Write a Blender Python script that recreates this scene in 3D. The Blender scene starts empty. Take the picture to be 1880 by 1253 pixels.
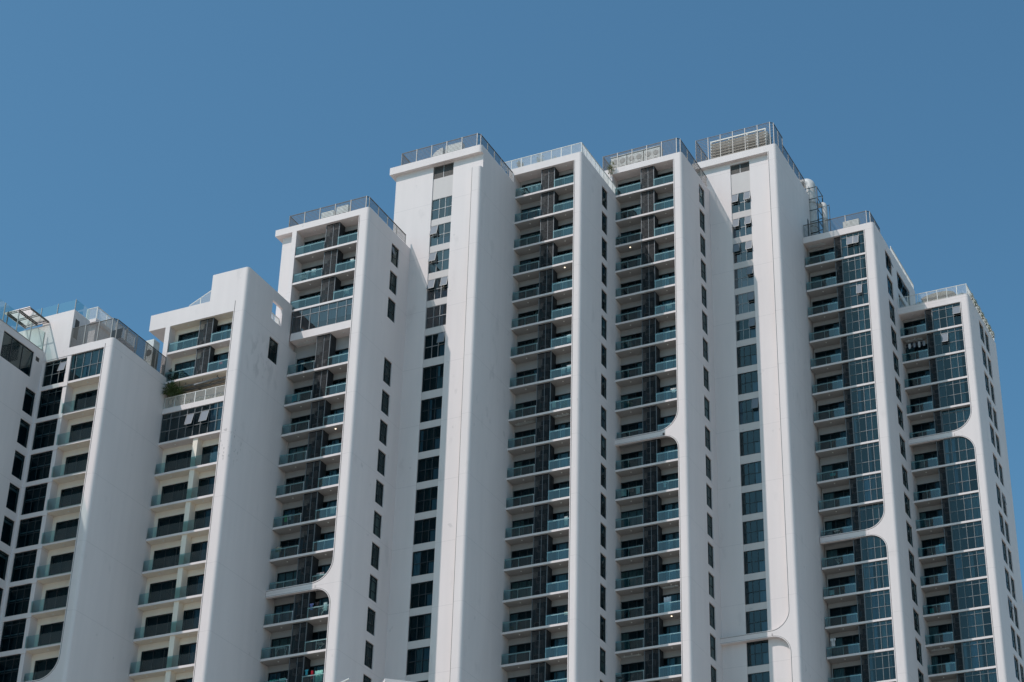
import bpy, bmesh, math, random
from mathutils import Vector, Matrix
R_ = random.Random(7)

# ------------------------------------------------------------ camera
scene = bpy.context.scene
cam_d = bpy.data.cameras.new('camera'); cam = bpy.data.objects.new('camera', cam_d)
scene.collection.objects.link(cam); scene.camera = cam
cam_d.sensor_width = 36; cam_d.lens = 36 * 3728.79 / 1880
cam_d.clip_start = .5; cam_d.clip_end = 20000
yaw, pit, rol = [math.radians(a) for a in (26.85403726, 30.09348247, 1.72019899)]
fw = Vector((-math.sin(yaw) * math.cos(pit), math.cos(yaw) * math.cos(pit), math.sin(pit)))
rt = Vector((math.cos(yaw), math.sin(yaw), 0)); up = rt.cross(fw)
rt2 = rt * math.cos(rol) + up * math.sin(rol); up2 = -rt * math.sin(rol) + up * math.cos(rol)
cam.matrix_world = Matrix((rt2, up2, -fw)).transposed().to_4x4()

# ------------------------------------------------------------ light
SD = Vector((5.2, 8.15, -13.2)).normalized()          # direction the sunlight travels
ELEV = math.asin(-SD.z); AZ = math.atan2(-SD.x, -SD.y)
world = bpy.data.worlds.new('World'); scene.world = world; world.use_nodes = True
wn = world.node_tree.nodes; wl = world.node_tree.links
sky = wn.new('ShaderNodeTexSky'); sky.sky_type = 'NISHITA'; sky.sun_disc = False
sky.sun_elevation = ELEV; sky.sun_rotation = AZ
sky.altitude = 100; sky.air_density = 1.0; sky.dust_density = 1.6; sky.ozone_density = 1.6
tint = wn.new('ShaderNodeMix'); tint.data_type = 'RGBA'; tint.blend_type = 'MULTIPLY'; tint.inputs[0].default_value = 1
tint.inputs[7].default_value = (.77, 1.28, 1.34, 1)            # colour balance of the clear sky
wl.new(sky.outputs[0], tint.inputs[6]); wl.new(tint.outputs[2], wn['Background'].inputs[0]); wn['Background'].inputs[1].default_value = .10
sun_d = bpy.data.lights.new('sun', 'SUN'); sun = bpy.data.objects.new('sun', sun_d)
scene.collection.objects.link(sun); sun_d.energy = 3.15; sun_d.angle = math.radians(.5)
sun_d.color = (1, .925, .90)
sun.rotation_euler = SD.to_track_quat('-Z', 'Y').to_euler()
scene.view_settings.view_transform = 'Standard'; scene.view_settings.look = 'None'
scene.view_settings.exposure = 0.0; scene.view_settings.gamma = 1
scene.render.engine = 'CYCLES'
scene.cycles.transparent_max_bounces = 14; scene.cycles.max_bounces = 8
scene.cycles.caustics_reflective = False; scene.cycles.caustics_refractive = False

# ------------------------------------------------------------ materials
def mat(name, col, rough=.6, metal=0, spec=.5):
    m = bpy.data.materials.new(name); m.use_nodes = True
    b = m.node_tree.nodes['Principled BSDF']
    b.inputs['Base Color'].default_value = (*col, 1); b.inputs['Roughness'].default_value = rough
    b.inputs['Metallic'].default_value = metal; b.inputs['Specular IOR Level'].default_value = spec
    return m
def noisy(m, c1, c2, scale, stretch=(1, 1, 1), lo=.35, hi=.65, bump=0, detail=6):
    nt = m.node_tree; n = nt.nodes; l = nt.links; b = n['Principled BSDF']
    g = n.new('ShaderNodeNewGeometry'); mp = n.new('ShaderNodeMapping'); mp.inputs['Scale'].default_value = stretch
    l.new(g.outputs['Position'], mp.inputs[0])
    t = n.new('ShaderNodeTexNoise'); t.inputs['Scale'].default_value = scale; t.inputs['Detail'].default_value = detail
    l.new(mp.outputs[0], t.inputs['Vector'])
    r = n.new('ShaderNodeValToRGB'); r.color_ramp.elements[0].position = lo; r.color_ramp.elements[1].position = hi
    r.color_ramp.elements[0].color = (*c1, 1); r.color_ramp.elements[1].color = (*c2, 1)
    l.new(t.outputs[0], r.inputs[0]); l.new(r.outputs[0], b.inputs['Base Color'])
    if bump:
        bp = n.new('ShaderNodeBump'); bp.inputs['Strength'].default_value = bump; bp.inputs['Distance'].default_value = .02
        l.new(t.outputs[0], bp.inputs['Height']); l.new(bp.outputs[0], b.inputs['Normal'])
    return m
def plaster(name, base, seam=True):
    m = mat(name, base, .75, spec=.25); nt = m.node_tree; n = nt.nodes; l = nt.links; b = n['Principled BSDF']
    g = n.new('ShaderNodeNewGeometry')
    def noise(scale, st, det=5):
        mp = n.new('ShaderNodeMapping'); mp.inputs['Scale'].default_value = st; l.new(g.outputs['Position'], mp.inputs[0])
        t = n.new('ShaderNodeTexNoise'); t.inputs['Scale'].default_value = scale; t.inputs['Detail'].default_value = det
        l.new(mp.outputs[0], t.inputs['Vector']); return t.outputs[0]
    def mr(x, a, b_, c, d):
        q = n.new('ShaderNodeMapRange'); l.new(x, q.inputs[0])
        for i, v in enumerate((a, b_, c, d)): q.inputs[i + 1].default_value = v
        return q.outputs[0]
    def mul(a, b_):
        q = n.new('ShaderNodeMath'); q.operation = 'MULTIPLY'; l.new(a, q.inputs[0])
        if isinstance(b_, float): q.inputs[1].default_value = b_
        else: l.new(b_, q.inputs[1])
        return q.outputs[0]
    f = mr(noise(.35, (1, 1, .35)), .3, .7, .955, 1.0)           # broad clouding of the paint
    f = mul(f, mr(noise(1.6, (1, 1, .06), 4), .38, .62, .975, 1.0))   # rain streaks
    f = mul(f, mr(noise(.55, (1, 1, .5), 9), .64, .72, 1.0, .92))   # a few patched places
    f = mul(f, mr(noise(1.1, (1, 1, .9), 10), .70, .75, 1.0, .86))   # small scuffs
    if seam:
        for (c, rad, lo_, hi_, sc, amt) in (((-93.0, 133.4, 90.6), 3.0, .50, .60, 1.3, .86), ((-93.1, 129.95, 80.5), 2.2, .60, .64, 3.5, .62), ((-77.6, 148.5, 92), 6, .62, .68, 1.1, .90),
                                              ((-54.9, 172, 100), 7, .60, .70, .9, .93), ((-85.4, 140, 80), 6, .60, .70, .8, .93)):
            d = n.new('ShaderNodeVectorMath'); d.operation = 'DISTANCE'; l.new(g.outputs['Position'], d.inputs[0]); d.inputs[1].default_value = c
            msk = mr(d.outputs['Value'], rad * .55, rad, 1, 0)
            pt = mr(noise(sc, (1, 1, .55), 8), lo_, hi_, 0, 1 - amt)
            sub = n.new('ShaderNodeMath'); sub.operation = 'SUBTRACT'; sub.inputs[0].default_value = 1; l.new(mul(msk, pt), sub.inputs[1]); f = mul(f, sub.outputs[0])
        s = n.new('ShaderNodeSeparateXYZ'); l.new(g.outputs['Position'], s.inputs[0])
        a = n.new('ShaderNodeMath'); a.operation = 'SUBTRACT'; l.new(s.outputs[2], a.inputs[0]); a.inputs[1].default_value = 75.4 - 62
        p = n.new('ShaderNodeMath'); p.operation = 'PINGPONG'; l.new(a.outputs[0], p.inputs[0]); p.inputs[1].default_value = 3.1
        f = mul(f, mr(p.outputs[0], .016, .034, .87, 1.0))
    mx = n.new('ShaderNodeMix'); mx.data_type = 'RGBA'; mx.blend_type = 'MULTIPLY'; mx.inputs[0].default_value = 1
    mx.inputs[6].default_value = (*base, 1); l.new(f, mx.inputs[7]); l.new(mx.outputs[2], b.inputs['Base Color'])
    t = noise(9, (1, 1, 1), 8); bp = n.new('ShaderNodeBump'); bp.inputs['Strength'].default_value = .25; bp.inputs['Distance'].default_value = .01
    l.new(t, bp.inputs['Height']); l.new(bp.outputs[0], b.inputs['Normal'])
    return m
def glass(name, tint, refl, rough=.01, gcol=(1, 1, 1)):
    m = bpy.data.materials.new(name); m.use_nodes = True; nt = m.node_tree; n = nt.nodes; l = nt.links
    n.remove(n['Principled BSDF']); out = n['Material Output']
    tr = n.new('ShaderNodeBsdfTransparent'); tr.inputs[0].default_value = (*tint, 1)
    gl = n.new('ShaderNodeBsdfGlossy'); gl.inputs['Roughness'].default_value = rough; gl.inputs[0].default_value = (*gcol, 1)
    fr = n.new('ShaderNodeFresnel'); fr.inputs[0].default_value = 1.5
    ad = n.new('ShaderNodeMath'); ad.operation = 'ADD'; ad.use_clamp = True; l.new(fr.outputs[0], ad.inputs[0]); ad.inputs[1].default_value = refl
    mx = n.new('ShaderNodeMixShader'); l.new(ad.outputs[0], mx.inputs[0]); l.new(tr.outputs[0], mx.inputs[1]); l.new(gl.outputs[0], mx.inputs[2])
    l.new(mx.outputs[0], out.inputs[0]); return m
M = {}
M['white'] = plaster('white_plaster', (.75, .668, .643))
M['soffit'] = plaster('cream_bounce_plaster', (.84, .745, .63), False)  # cream lifted to carry the warm bounced sunlight in the balconies
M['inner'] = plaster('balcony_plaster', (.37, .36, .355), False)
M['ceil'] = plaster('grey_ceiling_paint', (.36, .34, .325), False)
M['spandrel'] = plaster('spandrel_plaster', (.60, .545, .52), False)
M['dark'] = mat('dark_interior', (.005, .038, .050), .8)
M['frame'] = mat('anodised_frame', (.014, .026, .032), .45)
M['bayframe'] = mat('bay_frame', (.16, .17, .175), .45)
M['framelit'] = mat('sunlit_frame_tone', (.30, .30, .30), .4, .4)  # paler copy of the window frame, sunlight put into its colour
M['louvre'] = mat('charcoal_louvre', (.017, .021, .026), .5, .2)
M['louvrepost'] = mat('grey_screen_post', (.15, .16, .17), .45, .2)
M['side'] = mat('charcoal_panel', (.020, .026, .032), .55)
M['rail'] = mat('warm_grey_metal', (.33, .31, .29), .45, .3)
M['raildark'] = mat('grey_slat_metal', (.088, .080, .072), .5, .2)
M['steel'] = mat('brushed_steel', (.86, .86, .85), .35, .05)
M['whitemetal'] = mat('white_metal', (.68, .66, .62), .5)
M['roofgrey'] = noisy(mat('roof_screed', (.3, .29, .27), .9), (.24, .23, .22), (.36, .35, .33), 1.2)
M['brown'] = mat('brown_soffit', (.28, .2, .13), .7)
M['ground'] = noisy(mat('ground_paving', (.22, .2, .18), .95), (.35, .315, .27), (.47, .43, .375), .02)
M['groove'] = mat('dark_joint', (.10, .09, .085), .9)
M['beam'] = M['white']
M['wglass'] = glass('window_glass', (.30, .46, .51), -.034, .01, (.8, 1, 1))
M['wglass2'] = glass('window_glass_blue', (.34, .50, .58), .012, .01, (.82, 1, 1))
M['wglass3'] = glass('window_glass_high', (.36, .47, .54), .06)
M['rglass'] = glass('railing_glass', (.54, .77, .78), .045, .02, (.85, 1, 1))
M['cglass'] = glass('canopy_glass', (.74, .90, .88), .05, .02)
M['acwhite'] = noisy(mat('condenser_white', (.6, .6, .58), .5), (.5, .5, .47), (.66, .66, .63), 3)
M['acdim'] = mat('grey_condenser', (.20, .20, .21), .6)
M['bankgrille'] = mat('pale_fan_guard', (.30, .29, .27), .5)
M['acgrille'] = mat('condenser_grille', (.04, .04, .04), .6)
M['pipe'] = mat('grey_pipe', (.22, .22, .22), .5, .4)
M['duct'] = noisy(mat('white_duct', (.6, .58, .56), .45), (.50, .48, .46), (.62, .60, .58), 1.5)
M['panel'] = mat('solar_panel', (.015, .02, .03), .15)
M['leaf'] = noisy(mat('leaf', (.06, .1, .03), .6), (.035, .065, .02), (.10, .15, .045), 8)
M['leafy'] = noisy(mat('leaf_yellow', (.2, .2, .05), .6), (.10, .12, .03), (.28, .26, .08), 8)
M['creeper'] = mat('creeper', (.42, .40, .30), .8)
M['drydark'] = mat('dark_leaf', (.02, .045, .02), .6)
M['trunk'] = mat('trunk_bark', (.18, .13, .09), .9)
M['rock'] = noisy(mat('thatch', (.15, .13, .10), .9), (.09, .08, .06), (.20, .18, .14), 6)
M['lamp'] = mat('lit_lamp', (1, .9, .7)); b_ = M['lamp'].node_tree.nodes['Principled BSDF']
b_.inputs['Emission Color'].default_value = (1, .82, .6, 1); b_.inputs['Emission Strength'].default_value = 2.2
M['lampoff'] = mat('lamp_off', (.75, .75, .72), .3)
M['curt'] = [noisy(mat('curtain_%s' % k, c, .9), tuple(.7 * v for v in c), c, 2, (3, 3, .1)) for k, c in
             (('grey', (.42, .44, .45)), ('blue', (.34, .42, .50)), ('white', (.62, .61, .58)), ('beige', (.46, .42, .36)), ('dark', (.03, .075, .085)), ('paleblue', (.52, .62, .70)))]
def cloth_mat(c):
    k = 'cloth_%.2f_%.2f_%.2f' % c
    if k not in M: M[k] = noisy(mat(k, c, .9), tuple(.8 * v for v in c), c, 3)
    return M[k]

# ------------------------------------------------------------ helpers
W = {}                                            # object -> its world position
def prop(o, label=None, cat=None, group=None, kind=None):
    if label: o['label'] = label
    if cat: o['category'] = cat
    if group: o['group'] = group
    if kind: o['kind'] = kind
    return o
def link(o, pos, parent=None):
    scene.collection.objects.link(o); pos = Vector(pos); W[o] = pos
    if parent is not None: o.parent = parent; o.location = pos - W[parent]
    else: o.location = pos
    return o
def thing(name, pos, label, cat, group=None):
    return prop(link(bpy.data.objects.new(name, None), pos), label, cat, group)
class MB:
    def __init__(s): s.v = []; s.f = []; s.mi = []; s.m = 0; s.sm = []
    def quad(s, *p):
        i = len(s.v); s.v += [tuple(q) for q in p]; s.f.append(tuple(range(i, i + len(p)))); s.mi.append(s.m)
    def box(s, x0, x1, y0, y1, z0, z1):
        i = len(s.v); s.v += [(x, y, z) for z in (z0, z1) for x, y in ((x0, y0), (x1, y0), (x1, y1), (x0, y1))]
        for q in ((0, 3, 2, 1), (4, 5, 6, 7), (0, 1, 5, 4), (1, 2, 6, 5), (2, 3, 7, 6), (3, 0, 4, 7)):
            s.f.append(tuple(i + k for k in q)); s.mi.append(s.m)
    def prism(s, poly, z0, z1, plane='Z'):
        n = len(poly); i = len(s.v)
        P = (lambda a, b, c: (a, b, c)) if plane == 'Z' else (lambda a, b, c: (a, c, b)) if plane == 'Y' else (lambda a, b, c: (c, a, b))
        s.v += [P(a, b, z0) for a, b in poly] + [P(a, b, z1) for a, b in poly]
        s.f.append(tuple(i + k for k in range(n))[::-1]); s.f.append(tuple(i + n + k for k in range(n)))
        for k in range(n): s.f.append((i + k, i + (k + 1) % n, i + n + (k + 1) % n, i + n + k))
        s.mi += [s.m] * (n + 2)
    def tube(s, a, b, r, n=8, r2=None, cap=True):
        a = Vector(a); b = Vector(b); d = (b - a).normalized(); r2 = r if r2 is None else r2
        u = d.orthogonal().normalized(); w = d.cross(u); i = len(s.v)
        for c, rr in ((a, r), (b, r2)):
            for k in range(n):
                t = 2 * math.pi * k / n; s.v.append(tuple(c + (u * math.cos(t) + w * math.sin(t)) * rr))
        for k in range(n): s.f.append((i + k, i + (k + 1) % n, i + n + (k + 1) % n, i + n + k)); s.mi.append(s.m)
        if cap: s.f += [tuple(i + k for k in range(n))[::-1], tuple(i + n + k for k in range(n))]; s.mi += [s.m] * 2
    def mesh(s, name, mats, smooth=False, fix=True):
        me = bpy.data.meshes.new(name); me.from_pydata(s.v, [], s.f)
        for m in mats: me.materials.append(m)
        me.polygons.foreach_set('material_index', s.mi)
        if fix:
            bm = bmesh.new(); bm.from_mesh(me); bmesh.ops.recalc_face_normals(bm, faces=bm.faces); bm.to_mesh(me); bm.free()
        if smooth: me.polygons.foreach_set('use_smooth', [True] * len(me.polygons))
        me.update(); return me
CACHE = {}
def part(name, key, build, mats, parent, pos, smooth=False, fix=True):
    """one mesh object; meshes with the same key are shared"""
    if not isinstance(mats, (list, tuple)): mats = [mats]
    if key is None or key not in CACHE:
        mb = MB(); build(mb); me = mb.mesh(name, mats, smooth, fix)
        if key is not None: CACHE[key] = me
    else: me = CACHE[key]
    return link(bpy.data.objects.new(name, me), pos, parent)
def r3(*a): return tuple(round(float(x), 2) for x in a)

def panel(mb, plane, p, u0, u1, z0, z1, holes, depth=.2):
    """a flat wall (plane 'Y' faces -Y, 'X' faces +X) with rectangular holes, their reveals and a dark back;
       hole = (u0,u1,z0,z1[,depth])"""
    F = (lambda u, n, z: (u, p + n, z)) if plane == 'Y' else (lambda u, n, z: (p - n, u, z))
    us = sorted({u0, u1, *[min(max(h[i], u0), u1) for h in holes for i in (0, 1)]})
    zs = sorted({z0, z1, *[min(max(h[i], z0), z1) for h in holes for i in (2, 3)]})
    for b, c in zip(zs, zs[1:]):
        run = None
        for a, d in zip(us, us[1:]):
            cu, cz = (a + d) / 2, (b + c) / 2
            solid = not any(h[0] < cu < h[1] and h[2] < cz < h[3] for h in holes)
            if solid: run = (run[0], d) if run else (a, d)
            if (not solid or d == us[-1]) and run:
                mb.quad(F(run[0], 0, b), F(run[1], 0, b), F(run[1], 0, c), F(run[0], 0, c)); run = None
    for h in holes:
        a, d, b, c = h[:4]; q = h[4] if len(h) > 4 else depth
        for e in ((a, b, d, b), (d, b, d, c), (d, c, a, c), (a, c, a, b)):
            mb.quad(F(e[0], 0, e[1]), F(e[2], 0, e[3]), F(e[2], q, e[3]), F(e[0], q, e[1]))
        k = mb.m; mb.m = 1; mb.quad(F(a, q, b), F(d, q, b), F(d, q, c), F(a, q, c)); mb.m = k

def wavy(mb, w, h, amp=.03, per=.16, ox=0, y=0):
    n = max(4, int(w / per * 6)); i = len(mb.v)
    for k in range(n + 1):
        x = w * k / n; yy = y + amp * math.sin(2 * math.pi * x / per)
        mb.v += [(ox + x, yy, 0), (ox + x, yy, h)]
    for k in range(n): mb.f.append((i + 2 * k, i + 2 * k + 2, i + 2 * k + 3, i + 2 * k + 1)); mb.mi.append(mb.m)

def window(parent, name, plane, p, u0, u1, z0, z1, ms, ts, frame='frame', gl='wglass', curtains=(), blind=None, opened=(), thick=.05):
    """framed glazing; ms/ts = relative mullion / transom positions (metres from the corner), curtains = [(ua,ub,mat)]
       opened = [(ua,ub,za,zb)] awning sashes tilted out"""
    w, h = u1 - u0, z1 - z0; X = plane == 'X'
    P = (lambda u, n, z: (-n, u, z)) if X else (lambda u, n, z: (u, n, z))
    def bx(mb, a, b, c, d, e, f):
        if X: mb.box(-d, -c, a, b, e, f)
        else: mb.box(a, b, c, d, e, f)
    t = thick
    def fr(mb):
        bx(mb, 0, t, 0, .07, 0, h); bx(mb, w - t, w, 0, .07, 0, h); bx(mb, t, w - t, 0, .07, 0, t); bx(mb, t, w - t, 0, .07, h - t, h)
        for m in ms: bx(mb, m - t / 2, m + t / 2, .003, .067, t, h - t)
        for z in ts:
            e = [t] + [q for m in ms for q in (m - t / 2, m + t / 2)] + [w - t]
            for a, b in zip(e[::2], e[1::2]):
                if b > a: bx(mb, a, b, .006, .064, z - t / 2, z + t / 2)
    pos = P(u0, 0, z0); pos = (pos[0] + p, pos[1], pos[2]) if X else (pos[0], pos[1] + p, pos[2])
    fo = part(name, ('fr', plane, t, r3(w, h), r3(*ms), r3(*ts), frame), fr, M[frame], parent, pos)
    def pn(mb):
        mb.quad(P(.02, .04, .02), P(w - .02, .04, .02), P(w - .02, .04, h - .02), P(.02, .04, h - .02))
    if opened:
        def pn(mb):
            us = sorted({.02, w - .02, *[q for o in opened for q in o[:2]]}); zs = sorted({.02, h - .02, *[q for o in opened for q in o[2:]]})
            for a, b in zip(us, us[1:]):
                for c, d in zip(zs, zs[1:]):
                    cu, cz = (a + b) / 2, (c + d) / 2
                    if not any(o[0] < cu < o[1] and o[2] < cz < o[3] for o in opened):
                        mb.quad(P(a, .04, c), P(b, .04, c), P(b, .04, d), P(a, .04, d))
    part('pane', ('pn', plane, r3(w, h), gl) if not opened else None, pn, M[gl], fo, pos, fix=False)
    for (a, b, c, d) in opened:
        ww, hh = b - a, d - c
        def sash(mb):
            T = math.radians(14); q = .04
            for (x0, x1, e0, e1) in ((0, q, 0, hh), (ww - q, ww, 0, hh), (q, ww - q, 0, q), (q, ww - q, hh - q, hh)):
                pts = []
                for zz in (e0, e1):
                    for xx in (x0, x1):
                        for nn in (0, .04):
                            r = hh - zz; pts.append(P(xx, -r * math.sin(T) + nn - .04, hh - r * math.cos(T)))
                i = len(mb.v); mb.v += pts
                for f in ((0, 1, 3, 2), (4, 6, 7, 5), (0, 2, 6, 4), (1, 5, 7, 3), (0, 4, 5, 1), (2, 3, 7, 6)):
                    mb.f.append(tuple(i + k for k in f)); mb.mi.append(0)
            r = hh - .02; mb.m = 1
            mb.quad(P(.02, -r * math.sin(T) - .02, hh - r * math.cos(T)), P(ww - .02, -r * math.sin(T) - .02, hh - r * math.cos(T)),
                    P(ww - .02, -.02, hh - .02), P(.02, -.02, hh - .02)); mb.m = 0
        o_ = P(a, 0, c); part('open_sash', None, sash, [M['bayframe'], M['openglass']], fo, (pos[0] + o_[0], pos[1] + o_[1], pos[2] + o_[2]))
    for (a, b, mt) in curtains:
        def cu(mb):
            wavy(mb, b - a, h - .08)
            if X: mb.v = [(-y, x, z) for x, y, z in mb.v]
        o_ = P(a, .16, .03); part('curtain', ('cu', plane, r3(b - a, h), mt.name), cu, mt, fo, (pos[0] + o_[0], pos[1] + o_[1], pos[2] + o_[2]), smooth=True, fix=False)
    if blind:
        a, b, c, d, mt = blind
        o_ = P(a, .12, c); part('blind', ('bl', plane, r3(b - a, d - c), mt.name), lambda mb: bx(mb, 0, b - a, 0, .01, 0, d - c), mt, fo, (pos[0] + o_[0], pos[1] + o_[1], pos[2] + o_[2]))
    return fo
M['openglass'] = mat('frosted_sash', (.17, .19, .22), .6, 0, .2)

def sliding_door(parent, x0, x1, y, z0, z1, seed, heavy=False):
    """balcony door in its wall opening, frame outermost"""
    rr = random.Random(seed); w = x1 - x0; n = max(2, round(w / .8)); ms = [w * k / n for k in range(1, n)]
    cs = []; c = rr.choice(M['curt'][:4])
    k = rr.random()
    if k < .30: cs = [(w * .55, w - .05, c)]
    elif k < .5: cs = [(.05, w * .35, c)]
    elif k < .62: cs = [(.05, w - .05, rr.choice(M['curt']))]
    elif k < .75: cs = [(.05, w * .25, c), (w * .72, w - .05, c)]
    elif k < .9: cs = [(w * .3, w * .75, M['curt'][4])]
    if heavy: cs = [(w * .22, w * rr.choice((.5, .95)), M['curt'][5]), (w * .62, w - .05, M['curt'][rr.choice((1, 5, 5, 2))])] if k < .85 else cs
    return window(parent, 'sliding_door', 'Y', y, x0, x1, z0, z1, ms, [], curtains=cs, gl='wglass')

def louvre_screen(parent, x0, x1, y, yb, z0, z1, sided=True, cond=True):
    w, h, d = x1 - x0, z1 - z0, yb - y
    def b(mb):
        n = int((h - .1) / .095)
        for k in range(n):
            z = .07 + k * (h - .1) / n
            mb.quad((.05, .012, z), (w - .05, .012, z), (w - .05, .055, z + .078), (.05, .055, z + .078))
            mb.quad((.05, .012, z), (w - .05, .012, z), (w - .05, .012, z + .03), (.05, .012, z + .03))
        mb.box(.04, w - .04, 0, .07, 0, .05); mb.box(.04, w - .04, 0, .07, h - .06, h)
    def posts(mb):
        mb.box(0, .05, -.02, .08, 0, h); mb.box(w - .05, w, -.02, .08, 0, h)
        if w > 1: mb.box(w * .55 - .02, w * .55 + .02, -.012, .075, .05, h - .06)
    s = part('louvre_screen', ('lv', r3(w, h)), b, M['louvre'], parent, (x0, y, z0), fix=False)
    part('screen_post', ('lvp', r3(w, h)), posts, M['louvrepost'], s, (x0, y, z0))
    if sided:
        part('side_panel', ('sp', r3(d, h)), lambda mb: mb.box(-.04, 0, .08, d, 0, h), M['side'], s, (x1 - .003, y, z0))
        part('back_panel', ('bp', r3(w, h)), lambda mb: mb.box(.05, w - .05, 0, .03, 0, h), M['side'], s, (x0, yb - .04, z0))
    else:
        part('back_panel', ('bp', r3(w, h)), lambda mb: mb.box(.05, w - .05, 0, .03, 0, h), M['side'], s, (x0, yb - .04, z0))
    if cond:
        for k, zz in enumerate((.12, 1.45)):
            if zz + .75 < h:
                def ac(mb):
                    mb.box(0, min(.82, w - .2), 0, .3, 0, .62); mb.m = 1
                    mb.tube((.3, -.006, .31), (.3, 0, .31), .24, 14)
                part('condenser', ('ac', w < 1), ac, [M['acdim'], M['acgrille']], s, (x0 + .1 + .12 * k * (w > 1), y + .3, z0 + zz))
    return s

def glass_rail(parent, x0, x1, y, z, h=1.08, inner=True):
    w = x1 - x0
    g = part('glass_railing', ('gr', r3(w, h)), lambda mb: mb.quad((0, 0, 0), (w, 0, 0), (w, 0, h), (0, 0, h)), M['rglass'], parent, (x0, y, z), fix=False)
    if inner:
        def hr(mb):
            mb.tube((0, 0, 0), (w, 0, 0), .045, 6)
            k = max(1, round(w / 1.3))
            for i in range(k + 1):
                x = .04 + (w - .08) * i / k
                mb.box(x - .012, x + .012, -.03, .03, -h + .08, 0)
        part('handrail', ('hr', r3(w, h)), hr, M['steel'], parent, (x0, y + .10, z + h - .08))

def ceiling_light(parent, x, y, z, lit=False):
    part('ceiling_light', ('cl', lit), lambda mb: mb.tube((0, 0, 0), (0, 0, -.05), .07, 10), M['lamp'] if lit else M['lampoff'], parent, (x, y, z))

def slab(parent, x0, x1, y0, y1, z, t=.21, name='balcony'):
    def b(mb):
        w, d = x1 - x0, y1 - y0
        mb.box(0, w, 0, d, 0, t)
    return part(name, ('sl', r3(x1 - x0, y1 - y0, t)), b, M['white'], parent, (x0, y0, z))

def offset_strip(mb, path, a, b, y0, y1):
    """strip between path offset a and b to its left side, extruded y0..y1; path in (x,z)"""
    P = [Vector(p) for p in path]; N = []
    for i in range(len(P)):
        d = (P[min(i + 1, len(P) - 1)] - P[max(i - 1, 0)]).normalized(); N.append(Vector((-d.y, d.x)))
    for i in range(len(P) - 1):
        q = [P[i] + N[i] * a, P[i + 1] + N[i + 1] * a, P[i + 1] + N[i + 1] * b, P[i] + N[i] * b]
        mb.prism([(v.x, v.y) for v in q], y0, y1, 'Y')

def louvre_rail(parent, pts, z0, z1, spans, slat=.15, th=.042, name='louvre_railing', mt='raildark', braces=()):
    """horizontal-slat screen along plan polyline pts, with posts"""
    h = z1 - z0
    def b(mb):
        for (a, c) in zip(pts, pts[1:]):
            a_ = Vector((*a, 0)); c_ = Vector((*c, 0)); d = (c_ - a_).normalized(); nn = Vector((d.y, -d.x, 0))
            n = int(h / slat)
            for k in range(1, n):
                z = k * h / n
                p = [a_ + nn * .014, c_ + nn * .014, c_ - nn * .014, a_ - nn * .014]
                mb.prism([(q.x - pts[0][0], q.y - pts[0][1]) for q in p], z, z + th)
            p = [a_ + nn * .03, c_ + nn * .03, c_ - nn * .03, a_ - nn * .03]
            mb.prism([(q.x - pts[0][0], q.y - pts[0][1]) for q in p], h - .05, h)
    r = part(name, None, b, M[mt], parent, (pts[0][0], pts[0][1], z0))
    for (a, c), s in zip(zip(pts, pts[1:]), spans):
        L = math.hypot(c[0] - a[0], c[1] - a[1]); n = max(1, round(L / s))
        for k in range(n + 1):
            if k == 0 and a != pts[0]: continue
            x = a[0] + (c[0] - a[0]) * k / n; y = a[1] + (c[1] - a[1]) * k / n
            part('post', ('post', r3(h)), lambda mb: mb.box(-.035, .035, -.045, .035, 0, h + .01), M['rail'], r, (x, y, z0))
    return r

def baluster_rail(parent, pts, z0, z1, spans, gap=.12, name='balustrade', zt=None):
    h = z1 - z0
    def b(mb):
        for (a, c) in zip(pts, pts[1:]):
            L = math.hypot(c[0] - a[0], c[1] - a[1]); n = round(L / gap)
            for k in range(n + 1):
                x = a[0] + (c[0] - a[0]) * k / n - pts[0][0]; y = a[1] + (c[1] - a[1]) * k / n - pts[0][1]
                mb.box(x - .013, x + .013, y - .013, y + .013, .1, h - .05)
            a_ = Vector(a); c_ = Vector(c); d = (c_ - a_).normalized(); nn = Vector((d.y, -d.x)); o = Vector(pts[0])
            for zz, ww, tt in ((h - .05, .035, .05), (.07, .02, .03)):
                p = [a_ + nn * ww - o, c_ + nn * ww - o, c_ - nn * ww - o, a_ - nn * ww - o]
                mb.prism([(q.x, q.y) for q in p], zz, zz + tt)
    r = part(name, None, b, M['whitemetal'], parent, (pts[0][0], pts[0][1], z0))
    for (a, c), s in zip(zip(pts, pts[1:]), spans):
        L = math.hypot(c[0] - a[0], c[1] - a[1]); n = max(1, round(L / s))
        for k in range(n + 1):
            if k == 0 and a != pts[0]: continue
            x = a[0] + (c[0] - a[0]) * k / n; y = a[1] + (c[1] - a[1]) * k / n
            part('post', ('bpost', r3(h)), lambda mb: mb.box(-.03, .03, -.03, .03, 0, h - .02), M['whitemetal'], r, (x, y, z0))
    return r

# ------------------------------------------------------------ the setting
GZ = -1.6
part('ground', None, lambda mb: mb.quad((-3000, -3000, 0), (3000, -3000, 0), (3000, 3000, 0), (-3000, 3000, 0)), M['ground'], None, (0, 0, GZ), fix=False)['kind'] = 'structure'

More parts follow.
